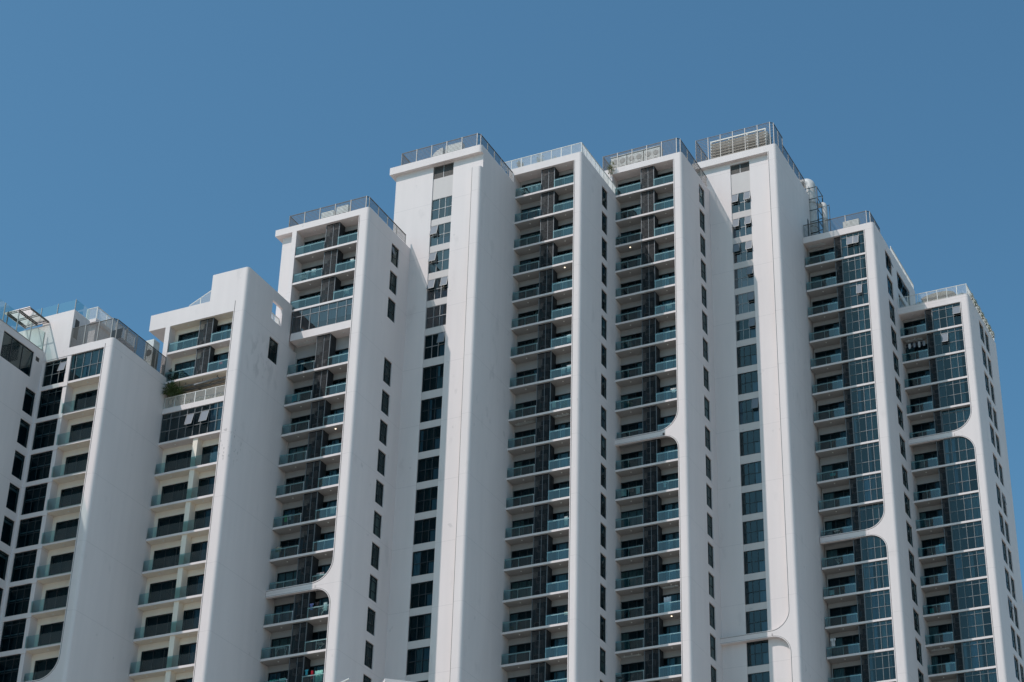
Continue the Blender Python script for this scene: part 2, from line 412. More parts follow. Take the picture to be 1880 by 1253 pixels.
# ------------------------------------------------------------ towers
RC = .32
def rounded(x0, x1, y0, y1, r=RC, n=8):
    """plan rectangle with its front right corner (x1,y0) rounded"""
    p = [(x0, y0)]
    for k in range(n + 1):
        t = math.pi / 2 * k / n; p.append((x1 - r + r * math.sin(t), y0 + r - r * math.cos(t)))
    return p + [(x1, y1), (x0, y1)]
def arc(cx, cz, r, t0, t1, n=14):
    return [(cx + r * math.cos(math.radians(t0 + (t1 - t0) * k / n)), cz + r * math.sin(math.radians(t0 + (t1 - t0) * k / n))) for k in range(n + 1)]
def frame_band(T, t, Y, XL, XR, zt, zb, r1, r2, depth, ztop, first):
    """the cross band with its two quarter curves, the pale lip and the dark joint round the opening"""
    up_ = arc(XR - r1, zt + r1, r1, 0, -90)            # from (XR, zt+r1) to (XR-r1, zt)
    lo_ = arc(XR - r2, zb - r2, r2, 90, 0)             # from (XR-r2, zb) to (XR, zb-r2)
    def b(mb):
        poly = [(XL, zb), (XL, zt)] + up_[::-1] + [(XR, zt + r1)] * 0 + lo_[::-1]
        # split in three convex-ish pieces
        mb.prism([(XL, zb), (XR - r1, zb), (XR - r1, zt), (XL, zt)], 0, depth, 'Y')
        for q in range(len(up_) - 1):
            (a, c), (d, e) = up_[q], up_[q + 1]; mb.prism([(d, zb if d < XR - r2 else (zb + zt) / 2), (a, zb if d < XR - r2 else (zb + zt) / 2), (a, c), (d, e)], 0, depth, 'Y')
        for q in range(len(lo_) - 1):
            (a, c), (d, e) = lo_[q], lo_[q + 1]; mb.prism([(a, c), (d, e), (d, (zb + zt) / 2 - .002), (a, (zb + zt) / 2 - .002)], 0, depth, 'Y')
    o = part('cross_band', None, b, M['white'], T, (0, Y, 0))
    lip = [(XR, ztop), (XR, zt + r1)] + up_[1:] + [(XL, zt)]
    low = [(XL, zb)] + lo_ + [(XR, GZ)]
    for nm, a, c, y0, y1, m in (('edge_lip', .0, .07, -.03, .0, 'white'), ('joint', .07, .105, -.006, .0, 'groove')):
        def s(mb):
            offset_strip(mb, lip, a, c, y0, y1)
            offset_strip(mb, low, a, c, y0, y1)
        part(nm, None, s, M[m], T, (0, Y, 0))
def plain_lip(T, Y, XR, z0, z1):
    for nm, a, c, y0, y1, m in (('edge_lip', .0, .07, -.03, .0, 'white'), ('joint', .07, .105, -.006, .0, 'groove')):
        part(nm, None, lambda mb: offset_strip(mb, [(XR, z1), (XR, z0)], a, c, y0, y1), M[m], T, (0, Y, 0))

def side_windows(T, X, ys, wins, holes, ms, ts, opened={}):
    """a column of windows in the side wall facing +X: tall recess + spandrels"""
    for i, (y0, y1, z0, z1) in enumerate(wins):
        rr = random.Random(int(z0 * 100)); cs = []
        if rr.random() < .35: cs = [(.05, (y1 - y0) * rr.choice((.4, .95)), rr.choice(M['curt']))]
        window(T, 'window', 'X', X - .10, y0 + .003, y1 - .003, z0 + .003, z1 - .003, ms, ts, curtains=cs, opened=opened.get(i, ()))

TW = {}
def tower(nm, label, XLo, XL, XR, XC, Y, D, lint, roof, Yb, Ynext, prev_roof, doors, side_holes=(), solid_roof=True, zlow=GZ):
    """shell of one stepped tower: pilaster with rounded corner, side wall, recessed back wall, roof slab"""
    T = thing('apartment_tower', (XC, Y, GZ), label, 'apartment tower', 'stepped towers of the apartment building'); TW[nm] = T
    def shell(mb):
        # pilaster face + round corner
        mb.quad((XR, Y, zlow), (XC - RC, Y, zlow), (XC - RC, Y, lint), (XR, Y, lint))
        a = [(XC - RC + RC * math.sin(math.pi / 2 * k / 8), Y + RC - RC * math.cos(math.pi / 2 * k / 8)) for k in range(9)]
        for p, q in zip(a, a[1:]): mb.quad((*p, zlow), (*q, zlow), (*q, lint), (*p, lint))
        mb.quad((XR, Y, zlow), (XR, Y + D, zlow), (XR, Y + D, lint), (XR, Y, lint))
        panel(mb, 'X', XC, Y + RC, Yb, zlow, lint, list(side_holes), .3)
        # core behind
        mb.quad((XC, Yb, zlow), (XLo, Yb, zlow), (XLo, Yb, lint), (XC, Yb, lint))
        mb.quad((XLo, Yb, zlow), (XLo, Y + D + .5, zlow), (XLo, Y + D + .5, lint), (XLo, Yb, lint))
        if XLo < XL: mb.quad((XLo, Y + D + .5, zlow), (XL, Y + D + .5, zlow), (XL, Y + D + .5, lint), (XLo, Y + D + .5, lint))
    part('wall', None, shell, [M['white'], M['dark']], T, (0, 0, 0), fix=False)
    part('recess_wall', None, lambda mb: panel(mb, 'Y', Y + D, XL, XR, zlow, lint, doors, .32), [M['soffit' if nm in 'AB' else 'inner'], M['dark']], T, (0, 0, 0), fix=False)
    if prev_roof is not None and prev_roof < roof:
        part('left_fin', None, lambda mb: mb.box(XL - .5, XL, Y, Y + D + .52, prev_roof - 3, lint), M['white'], T, (0, 0, 0))
    if solid_roof:
        rs = part('roof', None, lambda mb: mb.prism(rounded(XLo - (.6 if nm == 'C' else 0), XC, Y, Yb), lint, roof), M['white'], T, (0, 0, 0))
        part('roof_deck', None, lambda mb: mb.box(XLo + .15, XC - .15, Y + .35, Yb - .15, roof + .002, roof + .012), M['roofgrey'], rs, (0, 0, 0))
    return T

def levels(lst, extra=2):
    l = list(lst)
    for _ in range(extra): l.append(l[-1] - 3.1)
    return l
SEED = [100]
def door_top(zc): return zc - .58

# ---- E-type towers (C, E, F): two balconies either side of a louvred service box
def etype(nm, T_args, slabs, special={}, band=None, lit=(), r1=2.0, r2=1.6, fin_from=None, poles=(), narrow=None):
    (label, XLo, XL, XLlow, XR, XC, Y, D, lint, roof, Yb, Ynext, prev_roof, side) = T_args
    b0, b1 = XR - 3.76, XR - 2.28
    doors = []; zc = lint; info = []
    for k, zb in enumerate(slabs):
        sp = special.get(k); zt = zb + (.21 if sp is None or sp[0] != 'beam' else sp[1])
        info.append((k, zb, zt, zc, sp))
        xl = XLlow if (prev_roof is None or zb < prev_roof - 1) else XL
        if sp is None or sp[0] != 'beam':
            top = min(zt + 2.31, zc - .45); doors += [(xl + .08, b0 + .5, zt, top), (b1 - .3, XR - .02, zt, top)]
        zc = zb
    T = tower(nm, label, XLo, XL, XR, XC, Y, D, lint, roof, Yb, Ynext, prev_roof, doors, side)
    for k, zb, zt, zc, sp in info:
        xl = XLlow if (prev_roof is None or zb < prev_roof - 1) else XL
        inset = .34 if band and band[0] == k else .05
        if sp and sp[0] == 'beam':                        # glazed club floor on a deep beam
            part('beam', None, lambda mb: mb.box(xl, XR - .003, Y + .06, Y + D, zb, zt), M['white'], T, (0, 0, 0))
            w = XR - xl; ms = [m - xl for m in sp[2]]
            window(T, 'glazed_front', 'Y', Y + .10, xl + .02, XR - .004, zt, zc, ms, [sp[3] - zt], frame='louvrepost', gl='wglass3',
                   blind=(ms[1] + .05, w - .05, .75, zc - zt - .1, M['curt'][0]), thick=.07)
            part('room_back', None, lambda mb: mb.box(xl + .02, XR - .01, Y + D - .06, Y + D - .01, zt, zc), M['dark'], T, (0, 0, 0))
            continue
        s = slab(T, xl + .003, XR - .003, Y + inset, Y + D - .003, zb)
        SEED[0] += 2; top = min(zt + 2.31, zc - .45)
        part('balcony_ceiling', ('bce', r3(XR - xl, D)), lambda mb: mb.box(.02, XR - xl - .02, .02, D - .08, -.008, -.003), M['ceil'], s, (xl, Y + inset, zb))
        sliding_door(T, xl + .083, b0 + .497, Y + D + .06, zt + .003, top - .003, SEED[0])
        sliding_door(T, b1 - .297, XR - .023, Y + D + .06, zt + .003, top - .003, SEED[0] + 1, heavy=True)
        glass_rail(s, xl + .02, b0 - .01, Y + inset + .07, zt - .05)
        glass_rail(s, b1 + .01, XR - .02, Y + inset + .07, zt - .05)
        louvre_screen(T, b0, b1, Y + .30, Y + D, zt, zc)
        ceiling_light(T, (xl + b0) / 2 + .1, Y + .6, zc, (k, 0) in lit)
        ceiling_light(T, (b1 + XR) / 2, Y + .6, zc, (k, 1) in lit)
        for kk, side_ in poles:
            if kk == k:
                x0 = xl + .5 if side_ == 0 else b1 + .3; x1 = b0 - .4 if side_ == 0 else XR - .4
                def pl(mb):
                    for q in (0, .22): mb.box(0, x1 - x0, q, q + .03, 0, .03)
                    for xx in (.3, x1 - x0 - .3): mb.box(xx, xx + .02, .1, .12, .03, .22); mb.box(xx, xx + .02, 0, .25, .03, .05)
                part('ceiling_drying_rail', None, pl, M['acwhite'], T, (x0, Y + .5, zc - .23))
    if band: frame_band(T, nm, Y, XLlow, XR, band[1], band[2], r1, r2, .3, lint, None)
    else: plain_lip(T, Y, XR, GZ, lint)
    return T

def sidecol(y0, y1, zs, bottom=GZ):
    return None

# -- tower C
C_sl = levels([104.11, 101.02, 97.99, 94.76, 90.94, 87.79, 84.69, 81.6, 78.5, 75.39, 72.3, 69.2, 66.1, 62.99])
cw = [(104.3, 106.48), (101.22, 103.42), (98.15, 100.4)] + [(z + .27, z + .27 + (2.6 if z > 90 else 2.3)) for z in C_sl[4:]]
c_side = [(142.22, 143.68, a, b) for a, b in cw]
etype('C', ('third balcony tower from the left, with a tall glazed floor under its top three balconies',
      -95.2, -93.34, -92.98, -86.41, -85.33, 137.6, 1.35, 107.15, 107.85, 150.5, 0, 95.8, c_side), C_sl,
      special={3: ('beam', .8, [-92.01, -91.05, -90.07, -89.09, -88.15, -87.15], 97.31)}, band=(11, 69.55, 68.86), lit=((7, 1),), poles=((4, 0), (15, 1)))
side_windows(TW['C'], -85.33, None, c_side, None, [.5], [.95, 1.9], {0: [(.05, .5, .95, 1.9)]})
part('wing_wall', None, lambda mb: panel(mb, 'Y', 138.1, -95.2, -93.84, 92, 107.15, []), [M['white'], M['dark']], TW['C'], (0, 0, 0), fix=False)
# -- tower E
E_sl = levels([116.15, 113.06, 109.96, 106.86, 103.76, 100.67, 97.45, 94.02, 90.54, 87.42, 84.31, 81.21, 78.11, 75.01, 71.92, 68.82, 65.72])
e_side = [(158.0, 159.42, z + .38, z + 2.75) for z in E_sl]
etype('E', ('tower with white balusters and small plants on its roof and no curved cross band',
      -78.35, -77.78, -77.61, -71.02, -70.15, 152.94, 1.35, 119.05, 119.85, 166, 0, 117.95, e_side), E_sl, lit=((4, 1),), poles=((9, 0), (9, 1)))
side_windows(TW['E'], -70.15, None, e_side, None, [.5], [1.2])
# -- tower F
F_sl = levels([119.51, 116.41, 113.32, 110.23, 107.12, 104.02, 100.85, 97.5, 94.12, 90.77, 87.56, 84.46, 81.36, 78.26, 75.16, 72.05, 68.95, 65.85])
f_side = [(166.22, 167.78, z + .38, z + 2.75) for z in F_sl]
etype('F', ('balcony tower with bright condenser banks behind its slatted roof screen',
      -71.7, -70.5, -70.3, -63.61, -62.64, 161.38, 1.35, 122.5, 123.2, 174, 0, 119.85, f_side), F_sl, band=(9, 91.1, 90.42), lit=((3, 0), (16, 1), (10, 1)), poles=((15, 1), (17, 0)), r2=1.55)
side_windows(TW['F'], -62.64, None, f_side, None, [.5], [1.2], {0: [(.05, .5, 1.2, 2.2)]})

# ---- window towers (D, G)
def wtype(nm, label, XLo, XLc, XRg, XC, Y, dw, cor_b, cor_t, Yb, wx0, wx1, tops, vent, piltop, opened, band=None, sideprev=0, blinds=()):
    T = thing('apartment_tower', (XC, Y, GZ), label, 'apartment tower', 'stepped towers of the apartment building'); TW[nm] = T
    Yw = Y + dw; n = len(tops)
    zbot = tops[-1] - 2.4
    hole = [(wx0, wx1, zbot, vent[1], .09)]
    def shell(mb):
        pt = piltop or cor_b
        mb.prism(rounded(XRg + .02, XC, Y, Y + .9), GZ, pt)
        panel(mb, 'Y', Yw, XLo, XC if piltop else XRg + .02, GZ, cor_b, [(wx0, wx1, zbot, vent[1], .45)])
        z_ = GZ
        panel(mb, 'X', XC, Y + .9, Yb, GZ, piltop or cor_b, [])
        if piltop: panel(mb, 'X', XC, Yw, Yb, piltop, cor_b, [])
        mb.quad((XLo, Yb, GZ), (XLo, Yw, GZ), (XLo, Yw, cor_b), (XLo, Yb, cor_b)); mb.quad((XLo, Yb, GZ), (XC, Yb, GZ), (XC, Yb, cor_b), (XLo, Yb, cor_b))
    part('wall', None, shell, [M['white'], M['spandrel']], T, (0, 0, 0), fix=False)
    # spandrel column with real window openings
    hl = []; zt = None
    for k, t in enumerate(tops):
        h = 2.4 if (k == 0 or tops[k - 1] - t < 3.3) else 2.62
        hl.append((wx0 + .004, wx1 - .004, t - (2.4 if abs((tops[k] - (tops[k + 1] if k + 1 < n else t - 3.1)) - 3.1) < .2 else 2.66), t))
    vent_h = (wx0 + .004, wx1 - .004, vent[0], vent[1] - .003)
    part('spandrel_column', None, lambda mb: panel(mb, 'Y', Yw + .085, wx0 + .002, wx1 - .002, zbot, vent[1] - .001, hl + [vent_h], .3), [M['spandrel'], M['dark']], T, (0, 0, 0), fix=False)
    w = wx1 - wx0 - .014
    for k, (a, b, c, d) in enumerate(hl):
        h = d - c - .006; rr = random.Random(k * 13 + len(nm) + int(XC)); m1, m2 = w * .36, w * .66; tz = h * .5
        ops = []
        if 'L' in opened.get(k, ''): ops.append((.03, m1, tz, h - .03))
        if 'R' in opened.get(k, ''): ops.append((m2, w - .03, tz, h - .03))
        lit = k < 6  # upper floors take the sunlit frame colour, lower ones the dark frame
        cs = []
        for (ua, ub) in ((.04, m1), (m1, m2), (m2, w - .04)):
            if rr.random() < (.5 if k < 4 else .3): cs.append((ua + .02, ua + (ub - ua) * rr.choice((.4, .95)), rr.choice(M['curt'][:4] if k < 5 else [M['curt'][0], M['curt'][1], M['curt'][5], M['curt'][4]])))
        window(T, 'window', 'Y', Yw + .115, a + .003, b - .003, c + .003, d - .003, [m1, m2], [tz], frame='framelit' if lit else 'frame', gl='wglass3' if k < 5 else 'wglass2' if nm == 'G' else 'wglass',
               curtains=cs, opened=ops, thick=.05, blind=(m2 + .12, w - .06, .05, tz - .04, M['curt'][1] if rr.random() < .7 else M['curt'][0]) if k > 4 else (m1 + .03, w - .06, .05, tz * .7, M['curt'][1]) if k % 2 else None)
    def lv(mb):
        hh = vent[1] - vent[0] - .01
        for k in range(int(hh / .07)): mb.box(.03, w - .03, .0, .03, .02 + k * .07, .055 + k * .07)
    v = part('vent_louvre', None, lv, M['raildark'], T, (wx0 + .007, Yw + .12, vent[0] + .004))
    part('vent_post', None, lambda mb: mb.box(w / 2 - .03, w / 2 + .03, -.03, .03, 0, vent[1] - vent[0] - .01), M['framelit'], v, (wx0 + .007, Yw + .12, vent[0] + .004))
    cr = part('roof', None, lambda mb: mb.prism(rounded(XLc, XC, Y, Yb), cor_b, cor_t), M['white'], T, (0, 0, 0))
    part('roof_deck', None, lambda mb: mb.box(XLc + .15, XC - .2, Y + .4, Yb - .15, cor_t + .002, cor_t + .012), M['roofgrey'], cr, (0, 0, 0))
    if band:
        frame_band(T, nm, Y, XLo + 1.3, XRg + .02, band[0], band[1], 1.85, 1.7, dw, cor_b, None)
    else:
        part('joint', None, lambda mb: mb.box(XRg + .02, XRg + .055, -.006, 0, GZ, piltop), M['groove'], T, (0, Y, 0))
    return T
k1 = 145.77 / 145.32
dt = [112.71, 109.61, 106.51, 103.39, 100.28, 97.17, 93.69, 90.2, 87.09, 84, 80.9, 77.81, 74.72, 71.63, 68.53, 65.43, 62.33, 59.23]
dt = [t * k1 for t in dt]
wtype('D', 'blank faced tower with one window column and a white cowl on its roof',
      -87.44, -88.0, -78.60, -77.6, 145.32, .45, 117.1, 117.95, 158.5, -83.2, -80.92, dt, (115.55, 117.04), 115.4,
      {1: 'L', 2: 'L', 3: 'LR', 5: 'R'})
k2 = 169.36 / 168.91
gt = [121.76, 118.65, 115.55, 112.45, 109.34, 106.24, 103.14, 100.04, 96.93, 93.44, 89.9, 86.79, 83.7, 80.59, 77.5, 74.4, 71.31 - .0, 68.21, 65.1, 62.0]
gt = [t * k2 for t in gt]
wtype('G', 'tallest tower, one window column, with a beige plant enclosure caged on its roof',
      -64.0, -64.4, -55.85, -54.87, 168.91, .45, 126.12, 126.95, 179.6, -60.23, -58.07, gt, (124.65, 125.83), None,
      {0: 'LR', 1: 'LR', 2: 'LR', 3: 'R', 4: 'R', 5: 'R', 8: 'R'}, band=(72.14, 71.48))

# ---- H and I: balcony, narrow louvre, glazed bay
def htype(nm, label, XLo, XL, XR, XC, Y, D, lint, roof, Yb, slabs, side, band, lv0, lv1, gms, lit=(), poles=(), opened={}, r1=1.9, r2=1.7):
    doors = []; zc = lint; info = []
    b0, b1 = XR - lv0, XR - lv1
    for k, zb in enumerate(slabs):
        zt = zb + .21; top = min(zt + 2.42, zc - .3); info.append((k, zb, zt, zc, top)); doors.append((XL + .1, b0 + .3, zt, top)); zc = zb
    T = tower(nm, label, XLo, XL, XR, XC, Y, D, lint, roof, Yb, 0, None, doors, side)
    for k, zb, zt, zc, top in info:
        inset = .34 if band[0] == k else .05
        s = slab(T, XL + .003, XR - .003, Y + inset, Y + D - .003, zb)
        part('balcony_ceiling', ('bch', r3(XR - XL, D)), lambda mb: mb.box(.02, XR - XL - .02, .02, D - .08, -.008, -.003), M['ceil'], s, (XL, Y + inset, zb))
        rr = random.Random(k * 7 + int(-XC)); w = b0 + .3 - XL - .1
        cs = [(w * .62, w - .32, M['curt'][1])] if rr.random() < .8 else [(.05, w * .3, M['curt'][2])]
        if rr.random() < .25: cs.append((.05, w * .2, M['curt'][2]))
        window(T, 'sliding_door', 'Y', Y + D + .06, XL + .103, b0 + .297, zt + .003, top - .003, [w * .33, w * .62], [], curtains=cs)
        glass_rail(s, XL + .02, b0 - .01, Y + inset + .07, zt - .05)
        louvre_screen(T, b0, b1, Y + .28, Y + D, zt, zc, sided=False)
        part('party_wall', ('pw', r3(zc - zt, D)), lambda mb: mb.box(0, .05, 0, D - .33, 0, zc - zt), M['side'], T, (b1, Y + .32, zt))
        h = zc - zt; gw = XR - .004 - b1 - .05; yy = Y + (.12 if inset < .1 else .36)
        ops = [(a, b, 1.25, h - .45) for a, b in opened.get(k, ())]
        cs = []; e = [0.04] + list(gms) + [gw - .04]
        for a, b in zip(e, e[1:]):
            if rr.random() < (.5 if b < gw * .6 else .88): cs.append((a + .03, a + (b - a) * rr.choice((.5, .95, .95)), rr.choice([M['curt'][0], M['curt'][2], M['curt'][3], M['curt'][2]] if b > gw * .6 else [M['curt'][0], M['curt'][1], M['curt'][5], M['curt'][4]])))  # sun and shade put into curtain colours: paler at right, bluer at left
        g = window(T, 'glazed_bay', 'Y', yy, b1 + .05, XR - .004, zt, zc, list(gms), [1.25, h - .42], frame='bayframe', gl='wglass2', curtains=cs, opened=ops, thick=.05)
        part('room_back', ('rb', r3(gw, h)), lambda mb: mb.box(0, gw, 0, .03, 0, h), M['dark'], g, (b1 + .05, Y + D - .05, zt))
        ceiling_light(T, (XL + b0) / 2, Y + .6, zc, k in lit)
        if k in poles:
            def pl(mb):
                for q in (0, .25): mb.box(0, 1.8, q, q + .03, 0, .03)
                for xx in (.3, 1.4): mb.box(xx, xx + .02, .1, .12, .03, .25); mb.box(xx, xx + .02, 0, .25, .03, .05)
            part('ceiling_drying_rail', None, pl, M['acwhite'], T, (XL + .4, Y + .45, zc - .26))
    frame_band(T, nm, Y, XL, XR, band[1], band[2], r1, r2, .3, lint, None)
    return T
H_sl = levels([115.81, 112.71, 109.6, 106.5, 103.4, 100.3, 97.1, 93.7, 90.24, 87.14, 84.03, 80.92, 77.82, 74.72, 71.64, 68.54])
h_side = [(180.42, 182.6, z + .2, z + 2.55) for z in H_sl] + [(184.65, 189.5, 115.9, 118.1), (184.65, 189.5, 112.95, 115.2)]
htype('H', 'tower right of the tallest one, with glazed bays and flues at its roof',
      -54.85, -54.78, -48.17, -47.05, 176.6, 1.4, 118.8, 119.55, 192, H_sl, h_side, (10, 84.4, 83.7), 3.37, 2.62, [.65, 1.35, 1.95], poles=(0,),
      opened={0: [(.65, 1.35), (1.35, 1.95)], 2: [(1.35, 1.95)]})
def hside(T):
    for i, (a, b, c, d) in enumerate(h_side):
        rr = random.Random(i); n = 3 if b - a < 3 else 6
        window(T, 'window', 'X', -47.15, a + .003, b - .003, c + .003, d - .003, [(b - a) * q / n for q in range(1, n)], [1.1], curtains=[(.1, (b - a) * .4, rr.choice(M['curt'][:3]))] if i % 2 == 0 and n == 3 else [],
               opened=[((b - a) / 3 * 2, b - a - .05, 1.1, d - c - .05)] if i == 0 else [(q * (b - a) / 6, (q + 1) * (b - a) / 6, 1.1, d - c - .05) for q in (2, 4)] if i == len(h_side) - 2 else ())
hside(TW['H'])
I_sl = levels([109.21, 106.11, 103.01, 99.9, 96.85, 93.4, 89.93, 86.82, 83.72, 80.63, 77.54, 74.43, 71.34], 3)
i_side = [(y0, y1, z + .35, z + 2.75) for z in I_sl for y0, y1 in ((188.0, 189.9), (190.35, 192.0))]
htype('I', 'rightmost and lowest of the tall towers, with a planted white roof balustrade',
      -47.1, -47.05, -40.4, -39.47, 183.96, 1.4, 112.12, 112.9, 195.5, I_sl, i_side, (4, 97.2, 96.52), 3.9, 3.15, [.75, 1.5, 2.25], poles=(1, 12), r1=2.1, r2=1.9,
      opened={1: [(.75, 1.5)], 0: [(2.25, 3.05)]})
for i, (a, b, c, d) in enumerate(i_side):
    window(TW['I'], 'window', 'X', -39.57, a + .003, b - .003, c + .003, d - .003, [(b - a) / 2], [1.1], gl='wglass2', opened=[(.05, (b - a) / 2, 1.1, d - c - .05)] if i % 7 == 6 else ())

# ---- B
B_sl = levels([91.13, 88.03, 84.9, 81.78, 78.66, 75.55, 72.43, 69.34, 66.25, 63.16, 60.06])
def build_B():
    XLo, XL, XLl, XR, XC, Y, D = -101.6, -101.1, -100.8, -94.19, -93.03, 129.94, .95
    lint, roof = 94.13, 95.8
    doors = []; zc = lint; info = []
    b0, b1 = XR - 3.76, XR - 2.28
    for k, zb in enumerate(B_sl):
        zt = zb + .21; xl = XL if k < 2 else XLl
        if k == 2: zt = zb + .5
        info.append((k, zb, zt, zc, xl)); top = min(zt + 2.30, zc - .5)
        if k < 2: doors += [(xl + .35, b0 + .5, zt, top), (b1 - .3, XR - .02, zt, top)]
        elif k == 2: doors.append((xl + .02, XR - .02, zt, zc - .01, 2.4))
        elif k > 3: doors += [(xl + .32, -97.16, zt, top), (-96.62, XR - .02, zt, top)]
        zc = zb
    T = tower('B', 'tower with a blank white box on its roof and a planted terrace with palm',
              XLo, XL, XR, XC, Y, D, lint, roof, 143, 0, 88.65, doors, [(134.37, 135.95, 91.28, 93.6)], solid_roof=False)
    # roof: cantilevered slab + parapet, hollow box of thin screen walls
    def rf(mb):
        mb.box(-103.45, XC - RC, Y, 143, lint, lint + .3)
        mb.box(-103.45, -96.93, Y, Y + .25, lint + .3, 95.8)
        mb.box(-103.45, -103.2, Y + .25, 141, lint + .3, 95.8)
    part('roof', None, rf, M['white'], T, (0, 0, 0))
    def bxm(mb):
        t = .25
        mb.prism(rounded(-96.93, XC, Y, Y + .6), lint + .3, 98.62)
        mb.prism(rounded(XC - RC, XC, Y, Y + .6), lint, lint + .3)
        panel(mb, 'X', XC, Y + .6, 137.58, lint, 98.62, [(134.3, 136.02, 95.45, 97.45, t)])
        # take away the dark back of the opening: it is a real hole
        mb.f.pop(); mb.mi.pop(); mb.v = mb.v[:-4]
        holes = [(134.3, 136.02, 95.45, 97.45)]
        x = XC - t
        for a, b, c, d in ((Y + .6, 134.3, lint, 98.62), (136.02, 137.58, lint, 98.62), (134.3, 136.02, lint, 95.45), (134.3, 136.02, 97.45, 98.62)):
            mb.quad((x, a, c), (x, b, c), (x, b, d), (x, a, d))
        mb.quad((XC, Y + .6, 98.62), (XC, 137.58, 98.62), (x, 137.58, 98.62), (x, Y + .6, 98.62))
        mb.quad((XC, 137.58, lint), (x, 137.58, lint), (x, 137.58, 98.62), (XC, 137.58, 98.62))
    rb = part('roof_box', None, bxm, [M['white'], M['dark']], T, (0, 0, 0), fix=False)
    baluster_rail(T, [(XC - .35, 134.2), (XC - .35, 136.1)], 95.3, 96.45, [1.0], gap=.09)
    st = part('stair_balustrade', None, lambda mb: [mb.box(-99.4 + .11 * k, -99.375 + .11 * k, Y + .3, Y + .33, 95.7, 96.1 + 1.15 * k / 22) for k in range(23)] and None, M['whitemetal'], T, (0, 0, 0))
    def tr(mb):
        for z in (0, ):
            mb.prism([(-99.42, 96.08), (-96.95, 97.25), (-96.95, 97.32), (-99.42, 96.15)], Y + .29, Y + .34, 'Y')
        mb.box(-99.45, -99.39, Y + .29, Y + .34, 95.6, 96.15); mb.box(-98.25, -98.2, Y + .29, Y + .34, 95.6, 96.7)
    part('stair_rail', None, tr, M['whitemetal'], st, (0, 0, 0))
    window(T, 'window', 'X', XC - .1, 134.373, 135.947, 91.283, 93.597, [.5], [1.2], curtains=[(.05, 1.5, M['curt'][4])])
    for k, zb, zt, zc, xl in info:
        top = min(zt + 2.30, zc - .5); SEED[0] += 2
        if k == 2:
            bm_ = part('beam', None, lambda mb: mb.box(xl + .003, XR - .003, Y + .04, Y + D, zb, zt), M['white'], T, (0, 0, 0))
            baluster_rail(T, [(xl + .1, Y + .16), (XR - .03, Y + .16)], zt - .02, zt + 1.17, [1.12], gap=.11)
            def pipes(mb):
                for yy, zz, r in ((Y + .6, zc - .35, .07), (Y + 1.3, zc - .3, .12)): mb.tube((xl + .1, yy, zz), (XR - .1, yy, zz), r, 10)
                for xx in (-99.0, -97.2, -95.6): mb.tube((xx, Y + .6, zc - .35), (xx, Y + .6, zc), .035, 6)
                mb.tube((-97.9, Y + .45, zc - .55), (-95.3, Y + .45, zc - .4), .1, 10); mb.tube((-97.9, Y + .45, zc - .55), (-97.9, Y + 1.6, zc - .55), .1, 10)
            part('ceiling_pipes', None, pipes, M['pipe'], T, (0, 0, 0), smooth=False)
            continue
        if k == 3:                                             # glazed floor
            s = slab(T, xl + .003, XR - .003, Y + .05, Y + D - .003, zb, .2)
            zt = zb + .2; w = XR - xl - .02; ms = [m - xl - .02 for m in (-99.82, -98.89, -98.05, -97.28, -96.53, -95.69, -94.87)]
            window(T, 'glazed_front', 'Y', Y + .12, xl + .02, XR - .004, zt, zc, ms, [1.12, 2.35], frame='bayframe', gl='wglass2', thick=.055,
                   opened=[(ms[2], ms[3], 1.12, 2.35), (ms[4], ms[5], 1.12, 2.35)], curtains=[(ms[5] + .05, ms[6] - .1, M['curt'][1]), (ms[6] + .1, w - .05, M['curt'][1])])
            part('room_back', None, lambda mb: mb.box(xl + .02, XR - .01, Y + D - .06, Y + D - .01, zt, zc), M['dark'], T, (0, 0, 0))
            continue
        s = slab(T, xl + .003, XR - .003, Y + .05, Y + D - .003, zb)
        if k < 2:
            sliding_door(T, xl + .353, b0 + .497, Y + D + .06, zt + .003, top - .003, SEED[0])
            sliding_door(T, b1 - .297, XR - .023, Y + D + .06, zt + .003, top - .003, SEED[0] + 1, heavy=True)
            glass_rail(s, xl + .02, b0 - .01, Y + .12, zt - .05); glass_rail(s, b1 + .01, XR - .02, Y + .12, zt - .05)
            louvre_screen(T, b0, b1, Y + .25, Y + D, zt, zc)
        else:
            part('dividing_fin', ('fin', r3(zc - zt)), lambda mb: mb.box(0, .5, 0, D - .2, 0, zc - zt), M['soffit'], T, (-97.14, Y + .19, zt))
            glass_rail(s, xl + .03, XR - .02, Y + .10, zt - .05, inner=False)
            w1 = -97.16 - xl - .32; w2 = XR - .02 + 96.62
            window(T, 'sliding_door', 'Y', Y + D + .06, xl + .323, -97.163, zt + .003, top - .003, [w1 * .36, w1 * .7], [], curtains=[(w1 * .36, w1 * .6, M['curt'][4])] if k % 3 else [])
            window(T, 'sliding_door', 'Y', Y + D + .06, -96.617, XR - .023, zt + .003, top - .003, [w2 * .42], [], curtains=[(w2 * .42, w2 - .05, M['curt'][1])])
        part('balcony_ceiling', ('bc', r3(XR - xl)), lambda mb: mb.box(.02, XR - xl - .02, .02, D - .08, -.008, -.003), M['soffit'], s if k else T, (xl, Y + .05, zb if k else lint))
        ceiling_light(T, (xl + b0) / 2 + .1, Y + .5, zc - .01); ceiling_light(T, (b1 + XR) / 2 - .2, Y + .5, zc - .01)
    plain_lip(T, Y, XR, GZ, 95.2)
build_B()

